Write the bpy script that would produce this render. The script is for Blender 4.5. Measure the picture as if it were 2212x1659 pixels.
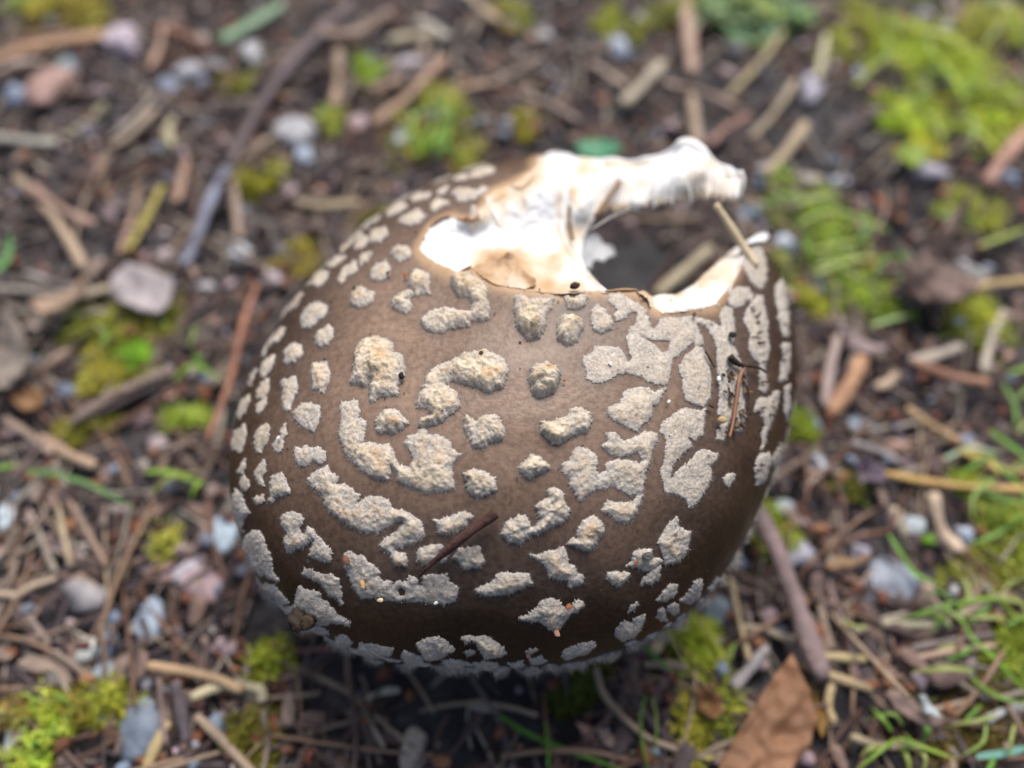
import bpy, math, random
import numpy as np
from mathutils import Vector, noise, geometry
from mathutils.bvhtree import BVHTree
for _o in list(bpy.data.objects): bpy.data.objects.remove(_o)
SC = bpy.context.scene
COL = SC.collection
U = 0.01                                  # everything below is written in centimetres

# ------------------------------------------------------------------ camera, sky, sun, exposure
PITCH = math.radians(60); TANH = 0.6
APEX_Z = 5.6; FOCUS = 10.75
FW = np.array([0, math.cos(PITCH), -math.sin(PITCH)])
UP = np.array([0, math.sin(PITCH), math.cos(PITCH)])
RT = np.array([1.0, 0, 0])
CAM = np.array([0, 0, APEX_Z]) - 10.7 * FW
cam = bpy.data.cameras.new('camera'); camo = bpy.data.objects.new('camera', cam); COL.objects.link(camo)
cam.sensor_width = 36; cam.lens = 18 / TANH
cam.clip_start = 0.005; cam.clip_end = 50
camo.location = CAM * U; camo.rotation_euler = (math.pi / 2 - PITCH, 0, 0)
cam.dof.use_dof = True; cam.dof.focus_distance = FOCUS * U; cam.dof.aperture_fstop = 6.9
SC.camera = camo
SUN_EL, SUN_AZ = math.radians(58), math.radians(12)      # azimuth from +Y towards +X
w = bpy.data.worlds.new('World'); SC.world = w; w.use_nodes = True
nt = w.node_tree; sky = nt.nodes.new('ShaderNodeTexSky'); sky.sky_type = 'NISHITA'; sky.sun_disc = False
sky.sun_elevation = SUN_EL; sky.sun_rotation = SUN_AZ
sky.air_density = 1.0; sky.dust_density = 4.0; sky.ozone_density = 0.6
nt.links.new(sky.outputs[0], nt.nodes['Background'].inputs[0]); nt.nodes['Background'].inputs[1].default_value = 0.08
sl = bpy.data.lights.new('sun', 'SUN'); sl.energy = 2.5; sl.angle = math.radians(34); sl.color = (1, .975, .94)
so = bpy.data.objects.new('sun', sl); COL.objects.link(so)
sd = Vector((math.cos(SUN_EL) * math.sin(SUN_AZ), math.cos(SUN_EL) * math.cos(SUN_AZ), math.sin(SUN_EL)))
so.rotation_euler = sd.to_track_quat('Z', 'Y').to_euler(); so.location = (0, .3, .6)
SC.view_settings.view_transform = 'Standard'; SC.view_settings.look = 'None'
SC.view_settings.gamma = 1; SC.view_settings.exposure = 0.68
SC.render.engine = 'CYCLES'; SC.cycles.use_denoising = True
SC.cycles.max_bounces = 6; SC.cycles.diffuse_bounces = 4; SC.cycles.glossy_bounces = 2; SC.cycles.transmission_bounces = 4

# ------------------------------------------------------------------ picture <-> place (2212 x 1659 grid)
FPX = 1106 / TANH
def ray(px, py):
    return FW + RT * ((px - 1106) / FPX) + UP * ((829.5 - py) / FPX)
def at_depth(px, py, d): return CAM + ray(px, py) * d
def on_z(px, py, z=0.15):
    r = ray(px, py); return CAM + r * ((z - CAM[2]) / r[2])
def depth_of(p): return float((np.asarray(p) - CAM) @ FW)
def project(p):
    d = np.asarray(p) - CAM; z = d @ FW
    return 1106 + FPX * (d @ RT) / z, 829.5 - FPX * (d @ UP) / z
CROPS = {'A': (459, 297, .2767), 'B': (459, 702, .2767), 'C': (486, 1053.1, .29297), 'E': (1026.1, 594.05, .3174),
         'F': (1026.1, 1026.1, .3174), 'T': (810, 270, .415), 'V': (0, 0, 1)}
def cv(crop, pts):
    a, b, s = CROPS[crop]; return [(a + s * x, b + s * y) for x, y in pts]

# ------------------------------------------------------------------ materials
def nodes(name):
    m = bpy.data.materials.new(name); m.use_nodes = True
    return m, m.node_tree, m.node_tree.nodes['Principled BSDF']
def N(t, kind, **kw):
    n = t.nodes.new(kind)
    for k, v in kw.items():
        if k in n.inputs: n.inputs[k].default_value = v
        else: setattr(n, k, v)
    return n
def tex(t, scale, detail=4, rough=.6, stretch=None):
    co = N(t, 'ShaderNodeTexCoord'); nz = N(t, 'ShaderNodeTexNoise', Scale=scale, Detail=detail, Roughness=rough)
    if stretch:
        mp = N(t, 'ShaderNodeMapping'); mp.inputs['Scale'].default_value = stretch
        t.links.new(co.outputs['Object'], mp.inputs[0]); t.links.new(mp.outputs[0], nz.inputs['Vector'])
    else: t.links.new(co.outputs['Object'], nz.inputs['Vector'])
    return nz
def ramp(t, src, stops):
    r = N(t, 'ShaderNodeValToRGB'); cr = r.color_ramp
    while len(cr.elements) > 1: cr.elements.remove(cr.elements[-1])
    cr.elements[0].position = stops[0][0]; cr.elements[0].color = (*stops[0][1], 1)
    for p, c in stops[1:]:
        e = cr.elements.new(p); e.color = (*c, 1)
    t.links.new(src, r.inputs[0]); return r
def mixc(t, fac, a, b, blend='MIX'):
    m = N(t, 'ShaderNodeMix', data_type='RGBA', blend_type=blend)
    for s, v in ((m.inputs[0], fac), (m.inputs[6], a), (m.inputs[7], b)):
        if isinstance(v, (int, float)): s.default_value = v
        elif isinstance(v, tuple): s.default_value = (*v, 1)
        else: t.links.new(v, s)
    return m.outputs[2]
def bump(t, b, src, strength, dist):
    n = N(t, 'ShaderNodeBump', Strength=strength, Distance=dist * U)
    t.links.new(src, n.inputs['Height']); t.links.new(n.outputs[0], b.inputs['Normal']); return n
def attr(t, name): return N(t, 'ShaderNodeAttribute', attribute_name=name)
def grey(a): return (a, a, a)

def mat_object(name, rough, nscale, lo, hi, bscale, bstr, bdist, stretch=None, sss=0, spec=.4, trans=False):
    """base colour = the object's own colour, varied by noise"""
    m, t, b = nodes(name)
    oi = N(t, 'ShaderNodeObjectInfo')
    nz = tex(t, nscale, 5, .65, stretch)
    r = ramp(t, nz.outputs[0], [(.3, grey(lo)), (.7, grey(hi))])
    c = mixc(t, 1.0, oi.outputs['Color'], r.outputs[0], 'MULTIPLY')
    t.links.new(c, b.inputs['Base Color']); b.inputs['Roughness'].default_value = rough
    b.inputs['Specular IOR Level'].default_value = spec
    bn = tex(t, bscale, 4, .7, stretch); bump(t, b, bn.outputs[0], bstr, bdist)
    if trans:
        tr = N(t, 'ShaderNodeBsdfTranslucent'); t.links.new(c, tr.inputs[0])
        mx = N(t, 'ShaderNodeMixShader'); mx.inputs[0].default_value = .35
        t.links.new(b.outputs[0], mx.inputs[1]); t.links.new(tr.outputs[0], mx.inputs[2])
        t.links.new(mx.outputs[0], t.nodes['Material Output'].inputs[0])
    return m
M = {}
M['stone'] = mat_object('stone', .65, 260, .45, 1.25, 500, .6, .06, spec=.35)
M['straw'] = mat_object('straw', .55, 120, .55, 1.2, 500, .4, .03, stretch=(1, 1, 1), spec=.35)
M['bark'] = mat_object('bark', .75, 180, .5, 1.3, 420, .8, .08, spec=.3)
M['leaf'] = mat_object('dry_leaf', .6, 70, .6, 1.2, 300, .4, .03, trans=True)
M['green'] = mat_object('green_blade', .5, 90, .7, 1.15, 300, .2, .02, trans=True, spec=.45)

def mat_attr(name, rough, bscale, bstr, bdist, spec=.3, trans=0):
    m, t, b = nodes(name); a = attr(t, 'Col')
    nz = tex(t, 260, 4, .6); r = ramp(t, nz.outputs[0], [(.3, grey(.7)), (.7, grey(1.2))])
    c = mixc(t, 1.0, a.outputs['Color'], r.outputs[0], 'MULTIPLY'); t.links.new(c, b.inputs['Base Color'])
    b.inputs['Roughness'].default_value = rough; b.inputs['Specular IOR Level'].default_value = spec
    bn = tex(t, bscale, 3); bump(t, b, bn.outputs[0], bstr, bdist)
    if trans:
        tr = N(t, 'ShaderNodeBsdfTranslucent'); t.links.new(c, tr.inputs[0])
        mx = N(t, 'ShaderNodeMixShader'); mx.inputs[0].default_value = trans
        t.links.new(b.outputs[0], mx.inputs[1]); t.links.new(tr.outputs[0], mx.inputs[2])
        t.links.new(mx.outputs[0], t.nodes['Material Output'].inputs[0])
    return m
M['litter'] = mat_attr('litter', .65, 500, .4, .03)
M['moss'] = mat_attr('moss', .6, 500, .2, .02, trans=.35)

m, t, b = nodes('soil'); M['soil'] = m
nz = tex(t, 90, 8, .7); r = ramp(t, nz.outputs[0], [(.34, (.007, .0065, .0075)), (.48, (.026, .023, .026)), (.58, (.062, .055, .058)), (.68, (.14, .118, .112))])
t.links.new(r.outputs[0], b.inputs['Base Color']); b.inputs['Roughness'].default_value = .6; b.inputs['Specular IOR Level'].default_value = .45
bn = tex(t, 420, 6, .75); bump(t, b, bn.outputs[0], .9, .12)

# cap skin: smooth brown cuticle, fine radial fibrils, paler where torn
m, t, b = nodes('cap_skin'); M['skin'] = m
n1 = tex(t, 55, 4, .55); n2 = tex(t, 1300, 3, .6); n3 = tex(t, 170, 3, .5)
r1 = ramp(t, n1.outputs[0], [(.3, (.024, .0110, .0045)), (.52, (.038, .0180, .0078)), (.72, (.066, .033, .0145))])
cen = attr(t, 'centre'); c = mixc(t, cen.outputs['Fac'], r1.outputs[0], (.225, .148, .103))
nzn = tex(t, 32, 2, .5); zc = ramp(t, nzn.outputs[0], [(.38, grey(.72)), (.62, grey(1.25))]); c = mixc(t, 1.0, c, zc.outputs[0], 'MULTIPLY')
bl = attr(t, 'bloom'); bm_ = N(t, 'ShaderNodeMath', operation='MULTIPLY'); t.links.new(bl.outputs['Fac'], bm_.inputs[0])
rb = ramp(t, n2.outputs[0], [(.40, grey(.25)), (.66, grey(1))]); t.links.new(rb.outputs[0], bm_.inputs[1])
c = mixc(t, bm_.outputs[0], c, (.088, .071, .074))
sp = ramp(t, n2.outputs[0], [(.36, grey(.74)), (.62, grey(1.18))]); c = mixc(t, 1.0, c, sp.outputs[0], 'MULTIPLY')
te = attr(t, 'torn'); tr_ = ramp(t, te.outputs['Fac'], [(0, grey(0)), (1, grey(1))])
c = mixc(t, tr_.outputs[0], c, (.56, .36, .20)); t.links.new(c, b.inputs['Base Color'])
b.inputs['Roughness'].default_value = .38; b.inputs['Specular IOR Level'].default_value = .22
ad = N(t, 'ShaderNodeMath', operation='ADD'); t.links.new(n2.outputs[0], ad.inputs[0]); t.links.new(n3.outputs[0], ad.inputs[1])
bump(t, b, ad.outputs[0], .28, .03)

# warts: grey felt with cream crumbly peaks
m, t, b = nodes('wart'); M['wart'] = m
h = attr(t, 'peak'); n1 = tex(t, 520, 5, .7); n2 = tex(t, 2300, 4, .7); n3 = tex(t, 800, 3, .6); n4 = tex(t, 300, 3, .6)
cr = ramp(t, n1.outputs[0], [(.32, (.27, .195, .125)), (.47, (.55, .445, .315)), (.64, (.74, .62, .47))])
cr = mixc(t, ramp(t, n4.outputs[0], [(.52, grey(0)), (.66, grey(.6))]).outputs[0], cr.outputs[0], (.56, .35, .18))
gr = ramp(t, n2.outputs[0], [(.30, (.31, .275, .245)), (.5, (.45, .405, .36)), (.72, (.60, .55, .495))])
c = mixc(t, h.outputs['Fac'], gr.outputs[0], cr)
fb = ramp(t, n2.outputs[0], [(.3, grey(.85)), (.68, grey(1.1))]); c = mixc(t, 1.0, c, fb.outputs[0], 'MULTIPLY')
dk = ramp(t, n3.outputs[0], [(.26, grey(.30)), (.36, grey(1))]); c = mixc(t, 1.0, c, dk.outputs[0], 'MULTIPLY')
t.links.new(c, b.inputs['Base Color']); b.inputs['Roughness'].default_value = .9; b.inputs['Specular IOR Level'].default_value = .12
ad = N(t, 'ShaderNodeMath', operation='ADD'); t.links.new(n1.outputs[0], ad.inputs[0]); t.links.new(n2.outputs[0], ad.inputs[1])
bump(t, b, ad.outputs[0], .55, .045)

# torn flesh: white, stained tan
m, t, b = nodes('flesh'); M['flesh'] = m
tn = attr(t, 'tan'); n1 = tex(t, 160, 5, .6); ad = N(t, 'ShaderNodeMath', operation='ADD'); t.links.new(tn.outputs['Fac'], ad.inputs[0])
sb = N(t, 'ShaderNodeMath', operation='MULTIPLY_ADD'); t.links.new(n1.outputs[0], sb.inputs[0]); sb.inputs[1].default_value = .7; sb.inputs[2].default_value = -.36
t.links.new(sb.outputs[0], ad.inputs[1])
r = ramp(t, ad.outputs[0], [(.14, (.72, .72, .72)), (.34, (.62, .52, .40)), (.62, (.50, .32, .17)), (1, (.28, .15, .07))])
t.links.new(r.outputs[0], b.inputs['Base Color']); b.inputs['Roughness'].default_value = .55
b.inputs['Subsurface Weight'].default_value = .15; b.inputs['Subsurface Radius'].default_value = (1, .8, .6); b.inputs['Subsurface Scale'].default_value = .0012
n2 = tex(t, 400, 5, .65); bump(t, b, n2.outputs[0], .45, .05)

# ------------------------------------------------------------------ object helpers
def mesh(name, V, F, mat, smooth=True, attrs=None, cols=None):
    me = bpy.data.meshes.new(name); V = np.asarray(V, float) * U
    me.from_pydata(V.tolist(), [], F); me.update()
    if smooth: me.polygons.foreach_set('use_smooth', [True] * len(me.polygons))
    for k, v in (attrs or {}).items():
        a = me.attributes.new(k, 'FLOAT', 'POINT'); a.data.foreach_set('value', np.asarray(v, np.float32))
    if cols is not None:
        a = me.color_attributes.new('Col', 'FLOAT_COLOR', 'POINT')
        c = np.ones((len(V), 4), np.float32); c[:, :3] = cols; a.data.foreach_set('color', c.ravel())
    me.materials.append(mat); return me
def link(name, me, parent=None, loc=None, color=None):
    o = bpy.data.objects.new(name, me); COL.objects.link(o)
    if parent: o.parent = parent
    if loc is not None: o.location = np.asarray(loc) * U
    if color is not None: o.color = (*color, 1)
    return o
def tag(o, label, cat, group=None, kind=None):
    o['label'] = label; o['category'] = cat
    if group: o['group'] = group
    if kind: o['kind'] = kind
    return o
def obj_world(name, V, F, mat, color=None, **kw):
    """a top-level mesh whose origin sits at its own base"""
    V = np.asarray(V, float); o = np.array([*V[:, :2].mean(0), V[:, 2].min()])
    return link(name, mesh(name, V - o, F, mat, **kw), None, o, color)
def lin(r, g, b):
    f = lambda c: ((c / 255 + .055) / 1.055) ** 2.4 if c > 10 else c / 255 / 12.92
    return (f(r), f(g), f(b))
def catmull(P, n):
    P = np.asarray(P, float)
    if len(P) == 2: return P[0] + (P[1] - P[0]) * np.linspace(0, 1, n)[:, None]
    Q = np.vstack([2 * P[0] - P[1], P, 2 * P[-1] - P[-2]]); out = []
    for u in np.linspace(0, len(P) - 1 - 1e-6, n):
        i = int(u); s = u - i; a, b, c, d = Q[i:i + 4]
        out.append(.5 * (2 * b + (c - a) * s + (2 * a - 5 * b + 4 * c - d) * s * s + (3 * b - a - 3 * c + d) * s ** 3))
    return np.array(out)
def inpoly(P, poly):
    P = np.asarray(P, float); x, y = P[:, 0], P[:, 1]; q = np.asarray(poly, float); r = np.zeros(len(P), bool); j = len(q) - 1
    for i in range(len(q)):
        with np.errstate(divide='ignore', invalid='ignore'):
            c = ((q[i, 1] > y) != (q[j, 1] > y)) & (x < (q[j, 0] - q[i, 0]) * (y - q[i, 1]) / (q[j, 1] - q[i, 1] + 1e-12) + q[i, 0])
        r ^= c; j = i
    return r
def edge_dist(P, poly):
    P = np.asarray(P, float); q = np.asarray(poly, float); best = np.full(len(P), 1e9)
    for i in range(len(q)):
        a = q[i]; d = q[(i + 1) % len(q)] - a; L = d @ d + 1e-12
        s = np.clip(((P - a) @ d) / L, 0, 1); best = np.minimum(best, np.hypot(*(P - a - s[:, None] * d).T))
    return best
def resample(poly, step):
    q = np.asarray(poly, float); out = []
    for i in range(len(q)):
        a, b_ = q[i], q[(i + 1) % len(q)]; n = max(1, int(round(np.hypot(*(b_ - a)) / step)))
        out += [a + (b_ - a) * k / n for k in range(n)]
    return np.array(out)
def chaikin(q):
    q = np.asarray(q, float); n = np.roll(q, -1, 0)
    return np.stack([.75 * q + .25 * n, .25 * q + .75 * n], 1).reshape(-1, 2)
def fill(outline, step, holes=()):
    """triangulate an outline (already resampled) with an inner lattice; returns points, tris, number of outline points"""
    outline = np.asarray(outline); loops = [outline] + [np.asarray(h_) for h_ in holes]
    lo, hi = outline.min(0), outline.max(0)
    gx, gy = np.meshgrid(np.arange(lo[0], hi[0], step), np.arange(lo[1], hi[1], step * .87)); gx[1::2] += step / 2
    g = np.stack([gx.ravel(), gy.ravel()], 1) + np.random.RandomState(1).uniform(-.2, .2, (gx.size, 2)) * step
    def inside(P):
        r = inpoly(P, outline)
        for h_ in loops[1:]: r &= ~inpoly(P, h_)
        return r
    g = g[inside(g)] if len(g) else g
    if len(g):
        d = edge_dist(g, outline)
        for h_ in loops[1:]: d = np.minimum(d, edge_dist(g, h_))
        g = g[d > step * .5]
    pts = np.vstack(loops + [g]); ed = []; k = 0
    for L in loops:
        n = len(L); ed += [(k + i, k + (i + 1) % n) for i in range(n)]; k += n
    v, e, f, _, _, _ = geometry.delaunay_2d_cdt([Vector(p) for p in pts], ed, [], 0, 1e-5)
    v = np.array([tuple(p) for p in v]); f = np.array([tuple(q) for q in f if len(q) == 3])
    f = f[inside(v[f].mean(1))]
    return v, f, loops
def nz3(p, s): return noise.noise(Vector((p[0] * s, p[1] * s, p[2] * s)))
def fr3(p, s, o=4): return noise.fractal(Vector((p[0] * s, p[1] * s, p[2] * s)), .8, 2.0, o)
def tube(P, R, k=8, flat=1.0, up=None, lump=0, seed=0, cap_ends=True):
    P = np.asarray(P, float); n_ = len(P); R = np.broadcast_to(R, (n_,)); V, F = [], []
    T = np.gradient(P, axis=0); T /= np.linalg.norm(T, axis=1)[:, None] + 1e-9
    for i in range(n_):
        a = np.cross(T[i], [0, 0, 1] if up is None else up)
        if np.linalg.norm(a) < 1e-3: a = np.cross(T[i], [0, 1, 0])
        a /= np.linalg.norm(a); b_ = np.cross(a, T[i])
        for j in range(k):
            t_ = 2 * math.pi * j / k; d = a * math.cos(t_) + b_ * math.sin(t_) * flat
            rr = R[i] * (1 + lump * nz3(P[i] * 3 + d * 2 + seed, 1.0)); V.append(P[i] + d * rr)
    F = [(i * k + j, i * k + (j + 1) % k, (i + 1) * k + (j + 1) % k, (i + 1) * k + j) for i in range(n_ - 1) for j in range(k)]
    if cap_ends: F += [tuple(range(k - 1, -1, -1)), tuple((n_ - 1) * k + j for j in range(k))]
    return V, F
rng = random.Random(7); nrg = np.random.RandomState(11)

# ------------------------------------------------------------------ ground
def soil_z(x, y):
    return .22 * fr3((x, y, 0.3), .35, 3) + .13 * fr3((x, y, 5.1), 1.4, 3) - .02
n = 210; half = 21.0
ax = np.linspace(-half, half, n)
V = [(x, y + 4, soil_z(x, y + 4)) for y in ax for x in ax]
F = [(j * n + i, j * n + i + 1, (j + 1) * n + i + 1, (j + 1) * n + i) for j in range(n - 1) for i in range(n - 1)]
# wide skirt so that the soil runs on far past the picture
ring = [j for j in range(n)] + [j * n + n - 1 for j in range(1, n)] + [(n - 1) * n + i for i in range(n - 2, -1, -1)] + [j * n for j in range(n - 2, 0, -1)]
prev = ring
for s, in ((3.,), (12.,), (60.,)):
    base = len(V)
    for r_ in ring: V.append((V[r_][0] * s, (V[r_][1] - 4) * s + 4, -.05 * s))
    cur = list(range(base, base + len(ring))); L = len(ring)
    F += [(prev[(i + 1) % L], prev[i], cur[i], cur[(i + 1) % L]) for i in range(L)]; prev = cur
g = link('ground', mesh('ground', V, F, M['soil']))
g['kind'] = 'structure'; g['label'] = 'dark damp soil of the woodland floor under the litter'; g['category'] = 'ground'

# ------------------------------------------------------------------ the mushroom
Q = [0.238, 0.437, 2.585, 4.338, -0.098, 0.984, -0.093, 0.379, -0.16, -0.079, -0.055, 0.027]
CX, CY, CH = Q[:3]; PHMAX = math.radians(102)
def cap_R(th): return Q[3] + sum(Q[4 + 2 * k] * np.cos((k + 1) * th) + Q[5 + 2 * k] * np.sin((k + 1) * th) for k in range(4))
def cap_pt(th, ph, off=0.0):
    R = cap_R(th) - off; s = np.abs(np.sin(ph)) ** .95
    x, y, z = CX + R * s * np.cos(th), CY + R * s * np.sin(th), APEX_Z - CH * (1 - np.cos(ph)) - off * max(0, math.cos(ph))
    k = .045 * noise.noise(Vector((x * .7, y * .7, z * .7))) + .02 * noise.noise(Vector((x * 2.1, y * 2.1, z * 2.1)))
    return np.array([x + k * math.cos(th) * math.sin(ph), y + k * math.sin(th) * math.sin(ph), z + k * math.cos(ph)])
nth, nph = 300, 110
DV = [cap_pt(0, 0)] + [cap_pt(2 * math.pi * i / nth, PHMAX * j / nph) for j in range(1, nph + 1) for i in range(nth)]
DF = [(0, 1 + i, 1 + (i + 1) % nth) for i in range(nth)]
for j in range(nph - 1):
    a = 1 + j * nth
    DF += [(a + i, a + nth + i, a + nth + (i + 1) % nth, a + (i + 1) % nth) for i in range(nth)]
DOME = BVHTree.FromPolygons([Vector(v) for v in DV], DF)
def hit(px, py):
    r = Vector(ray(px, py)).normalized(); h_ = DOME.ray_cast(Vector(CAM), r)
    if h_[0] is None: return None, None
    nn = h_[1]
    if nn.dot(r) > 0: nn = -nn
    return np.array(h_[0]), np.array(nn)
def hit_near(px, py):
    """as hit(), but a pixel just past the cap's edge slides inwards to it"""
    p, q = hit(px, py); k = 0
    while p is None and k < 60:
        k += 1; px += (1120 - px) * .02; py += (880 - py) * .02; p, q = hit(px, py)
    return p, q
def to_param(p):
    th = math.atan2(p[1] - CY, p[0] - CX); ph = math.acos(max(-1, min(1, 1 - (APEX_Z - p[2]) / CH))); r_ = math.hypot(p[0] - CX, p[1] - CY) / cap_R(th)
    if ph < .5: ph = math.asin(min(1, max(1e-6, r_)) ** (1 / .95))
    return th, ph
root = bpy.data.objects.new('mushroom', None); COL.objects.link(root); root.empty_display_size = .01
BASE = np.array([CX, CY, 0.0]); root.location = BASE * U
tag(root, 'brown domed mushroom covered in pale warts with a torn white gap in its cap', 'mushroom')
def part(name, V, F, mat, parent=root, **kw):
    return link(name, mesh(name, np.asarray(V) - BASE, F, mat, **kw), parent)

# --- cap skin with the torn gap cut out of it
BITE = [(905, 150), (850, 170), (825, 235), (700, 308), (583, 358), (558, 420), (530, 488), (440, 488), (380, 478), (300, 520), (262, 590), (240, 650), (290, 700),
        (400, 750), (430, 765), (490, 742), (560, 790), (640, 833), (750, 853), (860, 862), (950, 871), (1080, 862), (1200, 866), (1300, 860), (1370, 864), (1430, 903), (1440, 943),
        (1500, 974), (1600, 961), (1700, 948), (1780, 930), (1840, 850), (1890, 740), (1915, 670), (1930, 612), (2010, 596)]
bite_v = resample(cv('T', BITE), 6)[:-70] if False else np.array(cv('T', BITE))
bv = []
for i in range(len(bite_v) - 1):
    a, b_ = bite_v[i], bite_v[i + 1]; k_ = max(1, int(np.hypot(*(b_ - a)) / 5))
    bv += [a + (b_ - a) * q / k_ + nrg.uniform(-1.6, 1.6, 2) for q in range(k_)]
bv.append(bite_v[-1])
bp = [to_param(hit_near(*q)[0]) for q in bv]
a_first, a_last = bp[0][0], bp[-1][0]
pl = lambda th, ph: (ph * math.cos(th), ph * math.sin(th))
bite_uv = [pl(*q) for q in bp]
for k_ in range(0, 13): bite_uv.append(pl(a_last + (a_first - a_last) * k_ / 12, 2.6))
circ = [pl(2 * math.pi * i / 260, PHMAX) for i in range(260)]
step = .021
gx, gy = np.meshgrid(np.arange(-1.8, 1.8, step), np.arange(-1.8, 1.8, step * .87)); gx[1::2] += step / 2
G = np.stack([gx.ravel(), gy.ravel()], 1); G = G[np.hypot(*G.T) < PHMAX - step * .6]
inner = [q for q in bite_uv if math.hypot(*q) < PHMAX - .004]
nin = len(inner)
dB = edge_dist(G, bite_uv); G = G[(dB > step * .45) & ~inpoly(G, bite_uv)]
pts = inner + circ + [tuple(q) for q in G]
ed = [(i, i + 1) for i in range(nin - 1)] + [(nin + i, nin + (i + 1) % 260) for i in range(260)]
v, e, f, _, _, _ = geometry.delaunay_2d_cdt([Vector(q) for q in pts], ed, [], 0, 1e-6)
v = np.array([tuple(q) for q in v]); f = np.array([tuple(q) for q in f if len(q) == 3])
f = f[~inpoly(v[f].mean(1), bite_uv)]
used = np.unique(f); remap = -np.ones(len(v), int); remap[used] = np.arange(len(used)); v = v[used]; f = remap[f]
dskin = edge_dist(v, bite_uv)
SV = np.array([cap_pt(math.atan2(q[1], q[0]), math.hypot(*q)) for q in v])
SKIN_UV, SKIN_F, SKIN_V = v, f, SV

# --- warts, traced as the outlines that lie on the cap:  (crop, outline, height in mm x 10, share of cream crumb)
W = []
def wt(crop, s, h_=.05, cream=.45, holes=None, extra=None):
    W.append((cv(crop, s) + (extra or []), h_, cream, holes or []))
wt('A', [(2005,290),(2060,255),(2147,235),(2200,240),(2190,275),(2080,310),(2015,318)])
wt('A', [(1890,320),(1930,290),(1985,290),(1990,315),(1930,338),(1885,335)])
wt('A', [(1860,450),(1900,400),(1960,395),(2010,405),(2060,420),(2110,390),(2160,400),(2120,440),(2080,460),(2050,490),(2000,485),(1950,510),(1910,500),(1900,460)], .06, .55)
wt('A', [(1745,440),(1790,385),(1835,375),(1840,405),(1800,435),(1755,460)])
wt('A', [(1550,480),(1590,440),(1650,435),(1715,430),(1690,465),(1650,485),(1580,510),(1552,500)])
wt('A', [(1700,540),(1720,490),(1770,470),(1800,490),(1845,510),(1830,535),(1790,530),(1770,560),(1735,578),(1705,565)])
wt('A', [(1450,640),(1500,610),(1560,580),(1600,570),(1640,580),(1650,600),(1680,608),(1640,640),(1610,675),(1550,695),(1490,690),(1455,670)], .06)
wt('A', [(1330,580),(1400,530),(1470,510),(1525,520),(1525,545),(1450,590),(1370,620),(1365,600)])
wt('A', [(1180,690),(1200,640),(1250,610),(1300,610),(1310,635),(1260,670),(1200,700)])
wt('A', [(940,860),(950,820),(1010,780),(1070,740),(1135,710),(1140,750),(1080,800),(1010,870),(970,860)])
wt('A', [(1225,790),(1240,740),(1290,705),(1350,700),(1370,730),(1365,770),(1310,820),(1260,815),(1230,825)], .06)
wt('A', [(1105,860),(1130,800),(1190,770),(1215,790),(1205,835),(1160,870),(1110,870)])
wt('A', [(800,1000),(840,940),(915,880),(920,920),(870,970),(820,1010)])
wt('A', [(905,985),(930,955),(990,930),(1045,932),(1010,970),(950,1005),(910,1018)])
wt('A', [(980,1110),(1000,1060),(1050,1000),(1100,965),(1135,970),(1130,1040),(1080,1080),(1050,1090),(1010,1145),(985,1130)])
wt('A', [(1145,990),(1150,930),(1200,900),(1245,895),(1250,915),(1200,970),(1160,1000)])
wt('A', [(1235,1080),(1240,1030),(1290,990),(1340,975),(1358,945),(1365,980),(1392,1020),(1390,1070),(1350,1115),(1290,1118),(1230,1100)], .09, .6)
wt('A', [(1390,910),(1410,860),(1450,848),(1530,850),(1552,890),(1550,935),(1500,950),(1450,975),(1410,930)], .08, .6)
wt('A', [(780,1110),(800,1070),(850,1045),(900,1055),(900,1090),(870,1140),(810,1172),(785,1160)])
wt('A', [(680,1140),(700,1090),(760,1045),(785,1060),(770,1095),(720,1130)])
wt('A', [(575,1290),(600,1230),(640,1190),(690,1205),(685,1270),(650,1330),(600,1360),(580,1340)])
wt('A', [(1075,1270),(1090,1220),(1130,1175),(1170,1170),(1220,1190),(1265,1210),(1270,1240),(1240,1290),(1200,1330),(1140,1335),(1085,1310)], .13, .75)
wt('A', [(695,1430),(705,1370),(750,1320),(800,1290),(870,1300),(900,1320),(895,1370),(850,1420),(800,1460),(760,1500),(700,1480)], .07)
wt('A', [(805,1560),(820,1520),(880,1490),(910,1460),(945,1500),(940,1560),(915,1590),(905,1630),(840,1635),(810,1600)], .09, .6)
wt('A', [(1535,1110),(1550,1050),(1600,1030),(1660,1050),(1690,1080),(1700,1140),(1690,1180),(1710,1230),(1650,1215),(1600,1240),(1560,1200),(1530,1160)], .13, .75)
wt('A', [(1405,1310),(1400,1270),(1450,1230),(1480,1210),(1540,1190),(1570,1220),(1530,1260),(1560,1310),(1550,1350),(1510,1390),(1450,1360),(1410,1330)], .12, .75)
wt('T', [(395,800),(430,770),(490,765),(530,800),(580,840),(595,880),(585,910),(600,960),(595,1010),(560,1030),(510,1020),(490,1050),(420,1060),(350,1085),(280,1080),(240,1050),(245,1010),(290,970),(360,950),(430,965),(490,970),(510,940),(490,905),(430,890),(400,850)], .17, .85)
wt('A', [(440,1640),(470,1560),(540,1480),(560,1490),(550,1560),(500,1610),(470,1600)])
wt('B', [(380,180),(410,120),(440,100),(445,150),(410,230),(385,260)])
wt('B', [(265,420),(300,360),(345,345),(330,410),(290,480),(268,470)])
wt('T', [(725,900),(760,885),(800,905),(870,900),(935,905),(920,950),(890,990),(890,1060),(850,1110),(800,1125),(760,1090),(735,1040),(725,980)], .19, .9)
wt('T', [(985,890),(1030,905),(1070,880),(1110,890),(1095,940),(1060,965),(1010,960),(990,930)], .14, .8)
wt('T', [(945,1020),(970,990),(1020,990),(1080,1010),(1085,1060),(1060,1110),(1030,1150),(990,1150),(950,1110)], .17, .85)
wt('T', [(490,450),(510,415),(535,440),(535,480),(500,480)], .1, .7)
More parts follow.
